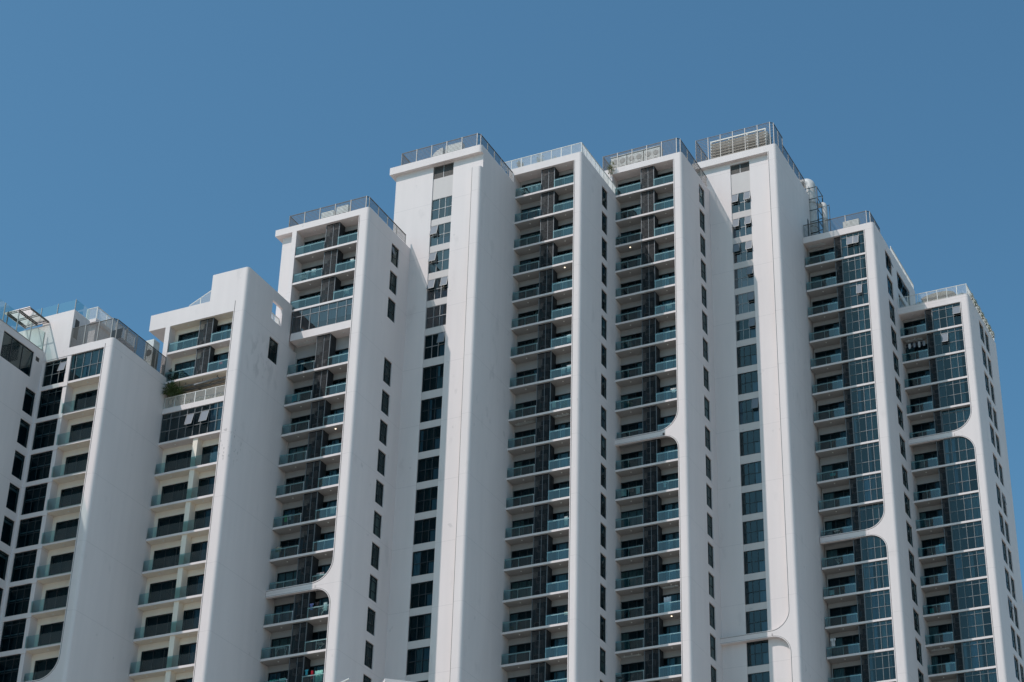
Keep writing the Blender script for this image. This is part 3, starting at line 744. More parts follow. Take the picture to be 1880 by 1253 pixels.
# ---- A with the blank wing at the far left
A_sl = levels([84.95, 81.78, 78.69, 75.59, 72.49, 69.39, 66.3, 63.2, 60.09, 57.0], 1)
def build_A():
    XL, XC0, XC1, XR, XC, Y, D = -108.4, -105.7, -105.28, -101.73, -100.83, 121.92, .95
    lint, roof = 87.85, 88.65
    doors = []; zc = lint; info = []
    for k, zb in enumerate(A_sl):
        zt = zb + .21; top = min(zt + 2.3, zc - .5); info.append((k, zb, zt, zc, top))
        if k: doors.append((XC1 + .35, XR - .02, zt, top))
        zc = zb
    T = tower('A', 'leftmost balcony tower, cream balconies beside dark glazed bays, slatted screen on its roof',
              XL - 1, XC1, XR, XC, Y, D, lint, roof, 134, 0, None, doors, [])
    # left bay: wall plane with window openings
    hl = [(XL + .28, XC0, zb + .27, zc - .14) for k, zb, zt, zc, top in info]
    def bay(mb):
        panel(mb, 'Y', Y + .03, XL, XC0, GZ, lint, hl, .35)
        mb.box(XC0, XC1, Y + .03, Y + D, GZ, lint)
    part('bay_wall', None, bay, [M['white'], M['dark']], T, (0, 0, 0), fix=False)
    for k, zb, zt, zc, top in info:
        if k: part('column_cap', ('ccap',), lambda mb: mb.box(-.05, .50, -.03, .03, -.22, .2), M['white'], T, (XC0, Y, zc))
    for k, (a, b, c, d) in enumerate(hl):
        w, h = b - a, d - c
        window(T, 'window', 'Y', Y + .13, a + .003, b - .003, c + .003, d - .003, [w * .36, w * .68], [h * .45, h * .86], frame='bayframe' if k == 0 else 'frame', gl='wglass',
               curtains=[], blind=(.1, w - .1, h * .52, h * .56, M['curt'][0]) if k else None, opened=[(w * .68, w - .05, h * .45, h * .86)] if k == 0 else ())
    for k, zb, zt, zc, top in info:
        s = slab(T, XC1 + .003 - .4, XR - .003, Y + (.34 if k == 9 else -.02), Y + .028, zb) if False else slab(T, XC1 + .003, XR - .003, Y + (.31 if k == 9 else .02), Y + D - .003, zb)
        if k == 0:
            w = XR - XC1 - .02
            window(T, 'glazed_bay', 'Y', Y + .12, XC1 + .01, XR - .004, zt, lint, [.55, 1.35, 2.15, 2.95], [1.25], frame='bayframe', gl='wglass2', thick=.05,
                   curtains=[(2.2, 3.3, M['curt'][0]), (1.4, 2.1, M['curt'][1])])
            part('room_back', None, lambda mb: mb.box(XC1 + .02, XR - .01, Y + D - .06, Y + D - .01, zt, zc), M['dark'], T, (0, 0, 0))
        else:
            w = XR - .02 - XC1 - .35
            window(T, 'sliding_door', 'Y', Y + D + .06, XC1 + .353, XR - .023, zt + .003, top - .003, [w * .36, w * .72], [], curtains=[(w * .5, w * .75, M['curt'][4])] if k % 2 else [(w * .72, w - .06, M['curt'][1])])
            glass_rail(s, XC1 - .12, XR - .02, Y - .02, zt - .06, inner=False) if k != 9 else glass_rail(s, XC1, XR - .02, Y + .36, zt - .06, inner=False)
            ceiling_light(T, -103.4, Y + .5, zc - .01)
        part('balcony_ceiling', ('bca',), lambda mb: mb.box(.02, XR - XC1 - .02, .02, D - .08, -.008, -.003), M['soffit'], s, (XC1, Y + .02, zb))
    frame_band(T, 'A', Y, XL, XR, 57.35, 56.7, 1.9, 1.6, .3, 88.2, None)
    # roof terrace wall with the glass balustrade on top
    def pw(mb):
        mb.box(-109.1, -105.68, Y + .002, 124.2, roof + .001, 92.62)
        mb.box(-113, -109.101, Y + .002, 124.2, roof + .001, 91.68)
    p_ = part('roof_room', None, pw, M['white'], T, (0, 0, 0))
    part('door_leaf', None, lambda mb: mb.box(-.0, .03, 0, .55, 0, 1.9), M['groove'], p_, (-105.69, 122.25, 89.9))
    g = part('roof_glass', None, lambda mb: [mb.quad((-110.5, Y + .15, 92.62), (-105.75, Y + .15, 92.62), (-105.75, Y + .15, 93.75), (-110.5, Y + .15, 93.75)),
                                            mb.quad((-105.75, Y + .15, 92.62), (-105.75, 124.1, 92.62), (-105.75, 124.1, 93.75), (-105.75, Y + .15, 93.75))] and None, M['cglass'], p_, (0, 0, 0), fix=False)
    for x in (-109.6, -107.76, -105.78):
        part('glass_post', ('gp', 1.15), lambda mb: mb.box(-.03, .03, -.03, .03, 0, 1.15), M['rail'], g, (x, Y + .12, 92.6))
    louvre_rail(T, [(-105.66, Y + .1), (-101.25, Y + .1), (-100.98, Y + .42), (-100.98, 129.8)], 88.68, 90.7, [1.45, 1, 1.5], slat=.095, th=.04)
build_A()
def build_T0():
    X = -108.4
    T = thing('apartment_tower', (X, 112, GZ), 'wing cut off by the left edge, wide window under a glass terrace rail', 'apartment tower', 'stepped towers of the apartment building')
    wins = [(120.32, 121.72, 84.53 - 3.1 * k - 2.36, 84.53 - 3.1 * k) for k in range(12)] + [(116.45, 120.65, 85.6, 88.15)]
    def sh(mb):
        panel(mb, 'X', X, 102, 121.94, GZ, 88.8, wins + [(120.96, 121.45, 87.5, 87.92, .1)], .35)
        mb.quad((X, 102, GZ), (X - 12, 102, GZ), (X - 12, 102, 88.8), (X, 102, 88.8)); mb.quad((X - 12, 102, GZ), (X - 12, 122.9, GZ), (X - 12, 122.9, 88.8), (X - 12, 102, 88.8))
        mb.quad((X, 102, 88.8), (X, 121.92, 88.8), (X - 12, 121.92, 88.8), (X - 12, 102, 88.8))
    w_ = part('wall', None, sh, [M['white'], M['dark']], T, (0, 0, 0), fix=False)
    part('coping', None, lambda mb: mb.box(X - .2, X + .03, 102, 121.7, 88.8, 88.86), M['rail'], w_, (0, 0, 0))
    for i, (a, b, c, d) in enumerate(wins):
        if i < 12: window(T, 'window', 'X', X - .08, a + .003, b - .003, c + .003, d - .003, [], [], blind=(.05, b - a - .05, 1.9, 2.1, M['curt'][0]))
        else: window(T, 'window', 'X', X - .08, a + .003, b - .003, c + .003, d - .003, [1.3, 2.8], [], gl='wglass2', thick=.07)
    part('vent_grille', None, lambda mb: [mb.box(0, .02, 0, .49, .05 * k, .05 * k + .03) for k in range(8)] and None, M['groove'], T, (X - .05, 120.96, 87.51))
    g = part('terrace_glass', None, lambda mb: mb.quad((0, 110, 0), (0, 121.66, 0), (0, 121.66, 1.85), (0, 110, 1.85)), M['cglass'], T, (X - .05, 0, 88.86), fix=False)
    for y in (112.2, 114.15, 116.09, 117.95, 119.8, 121.64):
        part('glass_post', ('gp', 1.86), lambda mb: mb.box(-.04, .04, -.04, .04, 0, 1.86), M['rail'], g, (X - .05, y, 88.86))
    # glass canopy over the terrace door
    c = thing('glass_canopy', (-109.6, 120.5, 91.6), 'small glass canopy on grey steel beams projecting over the roof terrace at far left', 'canopy')
    x0, x1, y0, y1 = -110.95, -108.35, 119.2, 121.85
    def bm_(mb):
        sl = lambda x: 91.95 + (x1 - x) * -.0
        for x, q in ((x0, .05), ((x0 + x1) / 2, .03), (x1, .05)): mb.box(x - q, x + q, y0, y1, 91.78, 91.9)
        for y in (y0 + .05, (y0 + y1) / 2, y1 - .05): mb.box(x0 + .05, x1 - .05, y - .025, y + .025, 91.82, 91.88)
    part('beam', None, bm_, M['raildark'], c, (0, 0, 0))
    part('glass_roof', None, lambda mb: mb.quad((x0 - .25, y0 - .25, 91.93), (x1 + .05, y0 - .25, 91.93), (x1 + .05, y1, 91.93), (x0 - .25, y1, 91.93)), M['cglass'], c, (0, 0, 0), fix=False)
    for y in (y0 + .1,): part('leg', None, lambda mb: mb.box(-.04, .04, -.04, .04, 88.86, 91.72), M['raildark'], c, (x0, y, 0))
build_T0()

# ------------------------------------------------------------ roof screens and balustrades (parts of their towers)
louvre_rail(TW['C'], [(-94.38, 137.75), (-85.8, 137.75), (-85.62, 138.0), (-85.62, 145.2)], 107.85, 109.25, [1.72, 1, 1.8])
louvre_rail(TW['C'], [(-94.38, 137.75), (-94.38, 145.0)], 107.85, 109.25, [1.8])
louvre_rail(TW['D'], [(-86.75, 145.45), (-78.2, 145.45), (-77.95, 145.75), (-77.95, 153.4)], 117.95, 119.5, [1.71, 1, 1.7])
louvre_rail(TW['D'], [(-86.75, 145.45), (-86.75, 154)], 117.95, 119.5, [1.7])
louvre_rail(TW['F'], [(-71.6, 161.5), (-63.25, 161.5), (-62.95, 161.8), (-62.95, 169.8)], 123.2, 125.15, [1.68, 1, 1.9])
louvre_rail(TW['F'], [(-71.6, 161.5), (-71.6, 170)], 123.2, 125.15, [1.7])
louvre_rail(TW['G'], [(-63.95, 169.05), (-55.5, 169.05), (-55.2, 169.35), (-55.2, 172.2)], 126.95, 129.95, [1.42, 1, 1.4], slat=.19)
louvre_rail(TW['G'], [(-63.95, 169.05), (-63.95, 178.5)], 126.95, 129.95, [1.7], slat=.19)
louvre_rail(TW['G'], [(-55.2, 172.2), (-55.2, 179.4)], 126.95, 128.95, [1.8], slat=.17)
louvre_rail(TW['H'], [(-54.75, 176.75), (-47.8, 176.75), (-47.5, 177.05), (-47.5, 180.6)], 119.55, 121.2, [2.25, 1, 1.8])
baluster_rail(TW['E'], [(-79.3, 153.05), (-70.25, 153.05), (-70.22, 161.9)], 119.87, 121.08, [1.13, 1.1], gap=.10)
baluster_rail(TW['I'], [(-47.0, 184.05), (-39.6, 184.05), (-39.58, 195.3)], 112.92, 114.2, [1.12, 1.1], gap=.11)
baluster_rail(TW['H'], [(-47.15, 183.2), (-47.15, 191.9)], 119.56, 120.4, [1.4], gap=.09)

# ------------------------------------------------------------ rooftop things
def ac_unit(label, x, y, z, w, h, d=.6, group=None, vents=2):
    t = thing('condenser_unit', (x, y, z), label, 'air conditioner', group)
    part('casing', ('acc', r3(w, h, d)), lambda mb: mb.box(0, w, 0, d, .12, h), M['acwhite'], t, (x, y, z))
    def fans(mb):
        for k in range(vents): mb.tube((w * (k + .5) / vents, -.02, h * .56), (w * (k + .5) / vents, -.002, h * .56), min(w / vents, h) * .38, 16)
    part('fan_grille', ('acf', r3(w, h), vents), fans, M['acgrille'], t, (x, y, z))
    part('feet', ('act', r3(w, d)), lambda mb: [mb.box(a, a + .08, 0, d, 0, .12) for a in (.08, w - .16)] and None, M['raildark'], t, (x, y, z))
    return t
ac_unit("beige box condenser behind the third tower's roof screen, right of its pair", -90.3, 139.6, 107.87, 1.3, 2.45)
ac_unit("beige box condenser behind the third tower's roof screen, left of its pair", -92.0, 139.6, 107.87, 1.4, 2.2)
ac_unit('low condenser near the left end of the third tower roof', -94.0, 141.0, 107.87, 1.3, 2.3)
ac_unit('grey box condenser beside the white curved cowl on the fourth tower roof', -83.2, 148.0, 117.97, 1.9, 3.1)
ac_unit('white condenser unit standing on the leftmost tower roof behind its dark screen', -102.1, 128.0, 88.67, .9, 3.1, .9, vents=1)
ac_unit('dark framed condenser behind the slatted screen of the eighth tower roof', -51.05, 179.0, 119.57, 1.75, 2.45, vents=3)
def cowl():
    t = thing('ventilation_cowl', (-84.1, 148, 117.97), 'white cowl with a quarter round top on the fourth tower roof', 'vent')
    pts = [(0, 0), (1.25, 0), (1.25, 3.05)] + arc(1.25, 1.35, 1.25, 90, 180, 10)[1:]
    pts = [(0, 0), (1.25, 0), (1.25, 3.0)] + [(1.25 + 1.25 * math.cos(math.radians(a)), 1.9 + 1.1 * math.sin(math.radians(a))) for a in range(100, 181, 10)]
    part('hood', None, lambda mb: mb.prism(pts, 0, 1.0, 'Y'), M['duct'], t, (-84.75, 148, 117.97))
    part('collar', None, lambda mb: mb.box(-.05, 1.3, -.05, 1.05, .6, .7), M['rail'], t, (-84.75, 148, 117.97))
cowl()
# condenser banks behind the sixth tower's screen
for q in range(3):
    x = -71.1 + q * 1.9
    t = thing('condenser_bank', (x, 162.4, 123.22), ['left', 'middle', 'right'][q] + ' of the three pale condenser banks behind the sixth tower roof screen', 'air conditioner', 'condenser banks on the sixth tower')
    part('casing', ('cbk',), lambda mb: mb.box(0, 1.8, 0, .9, .1, 2.15), M['acwhite'], t, (x, 162.4, 123.22))
    part('fan_grille', ('cbf',), lambda mb: [mb.tube((.47 + .87 * i, -.02, .6 + .9 * j), (.47 + .87 * i, -.002, .6 + .9 * j), .32, 14) for i in (0, 1) for j in (0, 1)] and None, M['bankgrille'], t, (x, 162.4, 123.22))
    part('top_cover', ('cbt',), lambda mb: mb.box(-.03, 1.83, -.06, .96, 2.15, 2.22), M['duct'], t, (x, 162.4, 123.22))
# plant screen on the tallest roof
def screen():
    t = thing('plant_screen', (-59.8, 171, 126.97), 'large beige louvred plant enclosure inside the roof cage of the tallest tower', 'plant enclosure')
    x0, x1, z0, z1 = -63.0, -56.6, 127.1, 130.78
    fr = part('frame', None, lambda mb: [mb.box(x0, x1, -.06, .06, z1 - .16, z1), mb.box(x0, x1, -.06, .06, z0, z0 + .1)] + [mb.box(x - .07, x + .07, -.05, .05, z0 + .1, z1 - .16) for x in (x0 + .07, -60.85, -58.75, x1 - .07)] and None, M['whitemetal'], t, (0, 171, 0))
    def lv(mb):
        n = 9
        for k in range(n):
            z = z0 + .15 + k * (z1 - z0 - .35) / n
            mb.box(x0 + .05, x1 - .05, -.1, .0, z, z + .17)
        for k in range(16): x = x0 + .23 + k * (x1 - x0 - .3) / 16; mb.box(x, x + .03, -.13, -.11, z0 + .1, z1 - .16)
    part('louvre', None, lv, M['beige'], fr, (0, 171, 0), fix=False)
    part('back', None, lambda mb: mb.box(x0, x1, .5, 1.9, z0, z1 - .05), M['roofgrey'], t, (0, 171, 0))
M['beige'] = mat('beige_louvre', (.25, .205, .155), .6)
screen()
t = thing('panel_antenna', (-57.1, 169.6, 128.2), 'white upright panel antenna in front of the plant enclosure on the tallest roof', 'antenna')
part('radome', None, lambda mb: mb.prism([(-.14, -.1), (.14, -.1), (.17, -.02), (.17, .06), (-.17, .06), (-.17, -.02)], 0, 1.85), M['duct'], t, (-57.1, 169.5, 127.65))
part('mast', None, lambda mb: mb.tube((0, .25, -.7), (0, .25, 1.5), .05, 8), M['steel'], t, (-57.1, 169.5, 127.65))
part('bracket', None, lambda mb: [mb.box(-.04, .04, .06, .25, z, z + .08) for z in (.3, 1.3)] and None, M['raildark'], t, (-57.1, 169.5, 127.65))
# flues with a caged ladder between the tallest and the eighth tower
def flue(label, x, y, r, z0, z1, depth):
    t = thing('flue_pipe', (x, y, z0), label, 'flue', 'white flues with curved tops')
    def b(mb):
        P = [Vector((0, 0, 0)), Vector((0, 0, z1 - z0 - r * 1.2))] ; n = 18; seg = 9
        for k in range(1, seg + 1):
            a = math.pi / 2 * k / seg; P.append(Vector((-(1 - math.cos(a)) * r * 1.15 - 0, 0, z1 - z0 - r * 1.2 + math.sin(a) * r * 1.15)))
        P.append(P[-1] + Vector((-depth, 0, 0)))
        rings = []
        for k, p in enumerate(P):
            d = (P[min(k + 1, len(P) - 1)] - P[max(k - 1, 0)]).normalized(); u = Vector((0, 1, 0)); w = d.cross(u); rings.append(len(mb.v))
            for q in range(n): th = 2 * math.pi * q / n; mb.v.append(tuple(p + (u * math.cos(th) + w * math.sin(th)) * r))
        for a, b_ in zip(rings, rings[1:]):
            for q in range(n): mb.f.append((a + q, a + (q + 1) % n, b_ + (q + 1) % n, b_ + q)); mb.mi.append(0)
    part('duct', None, b, M['duct'], t, (x, y, z0), smooth=True)
    part('flange', None, lambda mb: [mb.tube((0, 0, z), (0, 0, z + .07), r + .04, 18) for z in (.4, (z1 - z0) * .35, (z1 - z0) * .68)] and None, M['rail'], t, (x, y, z0))
flue('wide white flue with a curved top rising beside the tallest tower', -54.83, 180.4, .54, 119.57, 129.15, .8)
flue('narrow white flue behind the roof screen of the eighth tower, right of the wide flue', -53.62, 181.2, .28, 119.57, 126.4, .4)
def cage():
    t = thing('ladder_cage', (-54.3, 180, 119.57), 'dark caged ladder frame standing round the white flue', 'ladder')
    x0, x1, y0, y1, z0, z1 = -55.35, -53.95, 179.7, 181.7, 119.57, 127.9
    def fr(mb):
        for x in (x0, x1):
            for y in (y0, y1): mb.box(x - .05, x + .05, y - .05, y + .05, z0, z1)
    f = part('upright', None, fr, M['frame'], t, (0, 0, 0))
    def hoops(mb):
        z = z0 + .9
        while z < z1 + .01:
            for a, b in (((x0, y0), (x1, y0)), ((x1, y0), (x1, y1)), ((x1, y1), (x0, y1)), ((x0, y1), (x0, y0))): mb.tube((*a, z), (*b, z), .045, 6)
            z += 1.48
    part('hoop', None, hoops, M['frame'], t, (0, 0, 0))
    g = thing('ladder_cage', (-53.5, 181.6, 119.57), 'short dark cage round the narrow flue', 'ladder')
    part('upright', None, lambda mb: [mb.box(x - .03, x + .03, 181.2, 181.26, z0, 126.2) for x in (-53.95, -53.1)] and None, M['frame'], g, (0, 0, 0))
    part('hoop', None, lambda mb: [mb.tube((-53.95, 181.23, z), (-53.1, 181.23, z), .035, 6) for z in (121, 122.6, 124.2, 126.1)] and None, M['frame'], g, (0, 0, 0))
cage()
# vertical slot window on the tallest tower's side
part('slot_window', None, lambda mb: mb.box(0, .03, 0, .35, 0, 3.0), M['frame'], TW['G'], (-54.87, 178.6, 120.2))
# rear block with balustrade, tilted panel, roof bench behind the leftmost tower
def rear():
    t = thing('stair_block', (-110, 130, 88), 'small white stair block with a balustraded top behind the leftmost roof', 'stair block')
    part('wall', None, lambda mb: mb.box(-111.8, -108.5, 128.4, 134, 60, 95.3), M['white'], t, (0, 0, 0))
    part('deck', None, lambda mb: mb.box(-111.9, -108.25, 128.0, 134.2, 95.3, 95.62), M['white'], t, (0, 0, 0))
    baluster_rail(t, [(-109.5, 128.1), (-108.32, 128.1), (-108.32, 134.1)], 95.62, 96.95, [1.2, 1.5], gap=.1)
    p = thing('solar_panel', (-101.4, 123.4, 88.67), 'dark tilted panel inside the corner of the slatted screen on the leftmost tower', 'solar panel')
    part('plate', None, lambda mb: mb.prism([(-.6, 0), (.0, 1.35), (.1, 1.3), (-.5, -.05)], 0, 1.2, 'X') if False else mb.quad((-.5, 0, .0), (.5, .35, .3), (.1, .95, 1.75), (-.9, .6, 1.45)), M['panel'], p, (-101.7, 123.0, 89.1), fix=False)
    part('stand', None, lambda mb: [mb.tube((-.5, .0, -.4), (-.5, .0, .05), .04, 6), mb.tube((.4, .35, -.4), (.4, .35, .35), .04, 6)] and None, M['rail'], p, (-101.7, 123.0, 89.1))
    b = thing('roof_bench', (-101.8, 125, 88.67), 'pale slatted bench behind the slatted screen on the leftmost tower', 'bench')
    part('seat', None, lambda mb: [mb.box(0, .09, 0, 2.0, 0, .05) if False else mb.box(.12 * k, .12 * k + .09, 0, 2.0, .45, .5) for k in range(5)] and None, M['whitemetal'], b, (-102.0, 124.3, 88.67))
    part('leg', None, lambda mb: [mb.box(0, .5, y, y + .08, 0, .44) for y in (.1, 1.8)] and None, M['rail'], b, (-102.0, 124.3, 88.67))
rear()

# ------------------------------------------------------------ plants
def leaf_blob(mb, c, r, n, size, rng, flat=1.0, droop=0):
    for _ in range(n):
        d = Vector((rng.gauss(0, 1), rng.gauss(0, 1), rng.gauss(0, 1))).normalized() * (rng.random() ** .4)
        p = Vector(c) + Vector((d.x * r[0], d.y * r[1], d.z * r[2])); s = size * rng.uniform(.6, 1.3)
        u = Vector((rng.gauss(0, 1), rng.gauss(0, 1), rng.gauss(0, .6))).normalized(); w = u.orthogonal().normalized()
        mb.quad(p - u * s, p + w * s * .35, p + u * s, p - w * s * .35)
def bush(name, label, x, y, z, rx, ry, rz, m, n=260, size=.14, cat='plant', group=None, pot=False):
    rng = random.Random(int(abs(x * 31 + z * 7))); t = thing(name, (x, y, z), label, cat, group)
    part('foliage', None, lambda mb: leaf_blob(mb, (0, 0, rz), (rx, ry, rz), n, size, rng), M[m], t, (x, y, z + (.25 if pot else 0)), fix=False)
    part('stem', None, lambda mb: [mb.tube((rng.uniform(-rx, rx) * .4, 0, -.25 if pot else 0), (rng.uniform(-rx, rx) * .6, 0, rz * 1.2), .02, 5) for _ in range(4)] and None, M['trunk'], t, (x, y, z + (.25 if pot else 0)))
    if pot: part('pot', None, lambda mb: mb.tube((0, 0, 0), (0, 0, .3), .13, 10, .18), M['rock'], t, (x, y, z))
    return t
bush('hanging_plant', 'green creeper drooping where the fifth tower roof meets the sixth', -70.5, 161.0, 122.2, .5, .25, .9, 'leafy', 260, .09)
bush('roof_shrub', "small spiky shrub above the left half of the fifth tower's baluster rail", -77.6, 153.9, 119.9, .4, .4, .75, 'drydark', 160, .18)
bush('roof_shrub', 'rounded shrub showing over the middle of the baluster rail on the fifth tower roof', -75.3, 153.9, 119.9, .45, .4, .85, 'leafy', 240, .1)
bush('roof_shrub', 'low shrub behind the right half of the baluster rail on the fifth tower roof', -73.7, 153.9, 119.9, .6, .4, .45, 'leafy', 200, .1)
bush('planter_shrub', 'yellow green planter shrubs at the left on the terrace under the palm', -98.6, 130.45, 85.42, .45, .2, .42, 'leafy', 200, .09)
for i, (x, s, w) in enumerate(((-97.3, .5, 'dark leaved shrub in the middle of the terrace planter'), (-96.3, .4, 'pale shrub right of the middle in the terrace planter'), (-95.1, .38, 'low yellow shrub at the right end of the terrace planter'))):
    bush('planter_shrub', w, x, 130.45, 85.42, .45, .2, s * .8, 'leafy' if i else 'leaf', 160, .08)
def palm():
    t = thing('palm_tree', (-100.25, 130.35, 85.4), 'spiky green dracaena palm bursting out of the left end of the planted terrace', 'palm')
    rng = random.Random(3)
    part('trunk', None, lambda mb: [mb.tube((0, 0, 0), (-.2, -.1, .75), .06, 8, .05), mb.tube((-.2, -.1, .75), (-.15, -.2, 1.5), .05, 8, .04), mb.tube((0, 0, .1), (.45, -.1, 1.35), .05, 8, .04)] and None, M['trunk'], t, (-100.25, 130.35, 85.4))
    def cr(mb):
        for cx, cy, cz in ((-.15, -.35, 1.5), (.5, -.25, 1.4), (.95, -.15, 1.45), (.1, -.5, 1.85)):
            for _ in range(75):
                a = rng.uniform(0, 2 * math.pi); e = rng.uniform(-.35, 1.2); L = rng.uniform(.7, 1.25)
                d = Vector((math.cos(a) * math.cos(e), math.sin(a) * math.cos(e) * .75, math.sin(e))); s = d.cross(Vector((0, 0, 1))).normalized() * .035
                p0 = Vector((cx, cy, cz)); p1 = p0 + d * L * .55; p2 = p1 + (d + Vector((0, 0, -.6))).normalized() * L * .5
                mb.quad(p0 - s * .5, p0 + s * .5, p1 + s, p1 - s); mb.quad(p1 - s, p1 + s, p2)
    part('crown', None, cr, M['leaf'], t, (-100.25, 130.35, 85.4), fix=False)
palm()
def mound():
    t = thing('thatch_mound', (-43.2, 186, 112.92), 'grey domed shade roof behind the balusters of the right end tower', 'shade roof')
    part('dome', None, lambda mb: [mb.prism([(-1.9 * s, -.8 * s), (1.7 * s, -.8 * s), (1.9 * s, .8 * s), (-1.7 * s, .8 * s)], z, z + .14) for s, z in ((1, 1.2), (.92, 1.34), (.8, 1.48), (.66, 1.62), (.5, 1.76), (.3, 1.9))] and None, M['rock'], t, (-42.9, 186, 112.92))
    part('leg', None, lambda mb: [mb.tube((x, y, 0), (x, y, 1.2), .05, 6) for x in (-1.4, 1.4) for y in (-.5, .5)] and None, M['trunk'], t, (-42.9, 186, 112.92))
mound()
for i, (x, w) in enumerate(((-44.7, 'low yellow green shrub left of the domed shade roof'), (-42.6, 'low shrub under the middle of the domed shade roof'), (-40.4, "yellow shrub in the right corner of the end tower's balustrade"))):
    bush('roof_shrub', w, x, 184.5, 112.92, .8, .25, .25, 'leafy', 260, .09)
for i in range(7):
    y = 185.2 + i * 1.45
    bush('hanging_plant', ['first', 'second', 'third', 'fourth', 'fifth', 'sixth', 'seventh'][i] + " creeper clump from the front along the right end tower's roof edge", -39.35, y, 112.75, .18, .7, .42, 'leafy' if i % 2 else 'creeper', 170, .07, group='creeper clumps along the end tower rail')

# ------------------------------------------------------------ things on the balconies
def cloth(name, label, x, y, z, w, h, c, cat='laundry', shirt=False, pole=False):
    """a hanging cloth, z = its middle"""
    rng = random.Random(int(abs(x * 97 + z * 13))); t = thing(name, (x, y, z), label, cat)
    def b(mb):
        n = 8; rows = []
        prof = [(0, 1.0), (.28, 1.0), (.3, .62), (1, .66)] if shirt else [(0, 1), (1, rng.uniform(.88, 1.0))]
        ph = rng.uniform(0, 6)
        for f, ww in prof:
            rows.append([(w * ww * (k / n - .5), .03 * math.sin(k * 1.9 + ph) + .02 * f, h * (.5 - f) - .02 * math.sin(k + ph) * f) for k in range(n + 1)])
        for r0, r1 in zip(rows, rows[1:]):
            for k in range(n):
                for o in (0, .012): mb.quad(*[(p[0], p[1] + o, p[2]) for p in (r0[k], r0[k + 1], r1[k + 1], r1[k])])
    part('fabric', None, b, cloth_mat(c), t, (x, y, z), fix=False)
    for a in (-w * .3, w * .3): part('peg', ('peg',), lambda mb: mb.box(-.01, .01, -.015, .03, -.04, .05), M['acgrille'], t, (x + a, y, z + h * .5))
    return t
def rack(label, x, y, z, w=.9, h=.85):
    t = thing('drying_rack', (x, y, z), label, 'drying rack')
    part('frame', None, lambda mb: [mb.tube((a, 0, 0), (a, .45, h), .016, 5) for a in (-w / 2, w / 2)] + [mb.tube((a, .45, 0), (a, 0, h), .016, 5) for a in (-w / 2, w / 2)] and None, M['whitemetal'], t, (x, y, z))
    part('bar', None, lambda mb: [mb.tube((-w / 2, q * .45, h), (w / 2, q * .45, h), .014, 5) for q in (0, .33, .66, 1)] and None, M['whitemetal'], t, (x, y, z))
    return t
def table(label, x, y, z, c=(.6, .6, .58)):
    t = thing('folding_table', (x, y, z), label, 'table')
    part('table_top', None, lambda mb: mb.box(-.3, .3, -.25, .25, .68, .71), cloth_mat(c), t, (x, y, z))
    part('leg', None, lambda mb: [mb.tube((a, -.2, 0), (-a, .2, .68), .02, 5) for a in (-.26, .26)] and None, M['whitemetal'], t, (x, y, z))
    return t
def potplant(label, x, y, z, s=.3): bush('potted_plant', label, x, y, z, s, s * .6, s, 'leaf', 120, .09, pot=True)
C_ = 137.6; E_ = 152.94; F_ = 161.38; H__ = 176.6; I_ = 183.96; B_ = 129.94
cloth('towel', 'turquoise towel on the left balcony, two floors under the deep beam of the third tower', -92.07, C_ + .25, 88.65, .55, .75, (.02, .42, .52))
cloth('towel', 'white towel hanging beside the turquoise one on the third tower', -91.6, C_ + .27, 88.68, .28, .8, (.6, .62, .62))
cloth('shirt', 'bright green shirt hanging on a left balcony low on the third tower', -91.85, C_ + .3, 76.4, .4, .6, (.03, .5, .16), shirt=True)
cloth('shirt', 'white shirt hanging next to the bright green one', -91.4, C_ + .3, 76.45, .35, .5, (.62, .62, .6), shirt=True)
cloth('towel', 'beige towel on a left balcony, one floor under the green shirt', -92.3, C_ + .25, 73.45, .6, .45, (.45, .38, .28))
cloth('sheet', 'pale sheet over the right balcony rail beside the green shirt floor', -87.0, C_ + .3, 76.3, .5, .6, (.6, .6, .58))
cloth('sheet', 'dusty pink cloth on the right balcony just above the cross band of the third tower', -87.9, C_ + .5, 70.25, .8, .7, (.42, .36, .36))
cloth('shirt', 'lilac shirt right under the cross band of the third tower', -88.5, C_ + .45, 67.5, .45, .6, (.20, .22, .45), shirt=True)
cloth('shirt', 'black shirt right under the cross band of the third tower', -87.95, C_ + .45, 67.6, .5, .45, (.02, .015, .02), shirt=True)
cloth('towel', 'white towel right under the cross band of the third tower', -87.1, C_ + .45, 67.3, .35, .75, (.55, .7, .68))
rack('white drying rack on the right balcony under the cross band', -87.1, C_ + .4, 66.35, .8)
table('small white folding table on the right balcony, second floor under the band', -87.28, C_ + .4, 63.22)
rack('drying rack on the left balcony, second floor under the band of the third tower', -91.3, C_ + .35, 63.22, .9, 1.0)
cloth('towel', 'red towel among the washing at the bottom of the third tower', -87.8, C_ + .3, 61.15, .22, .75, (.55, .02, .04))
cloth('sheet', 'mint green sheet at the bottom right balcony of the third tower', -87.12, C_ + .3, 60.95, .75, 1.0, (.30, .62, .52))
cloth('shirt', 'teal shirt left of the red towel at the bottom of the third tower', -88.35, C_ + .3, 61.45, .35, .5, (.05, .35, .42), shirt=True)
cloth('sheet', 'dark green cloth on the lowest left balcony of the third tower', -91.6, C_ + .3, 61.0, .9, .5, (.02, .3, .22))
cloth('sheet', 'pale mint cloth on the lowest left balcony of the third tower', -90.7, C_ + .3, 61.0, .6, .5, (.35, .62, .55))
potplant('leafy pot plant on a right balcony of the third tower, left of its pale sheets', -88.3, C_ + .45, 78.75, .3)
cloth('towel', 'white cloth on the second left balcony of the third tower', -91.2, C_ + .3, 102.1, .5, .7, (.62, .6, .58))
cloth('shirt', 'white shirt with pink stripe on the second left balcony of the third tower', -91.9, C_ + .3, 102.1, .4, .6, (.5, .42, .42), shirt=True)
rack('white clothes horse on the second left balcony of the third tower', -92.5, C_ + .4, 101.25, .7)
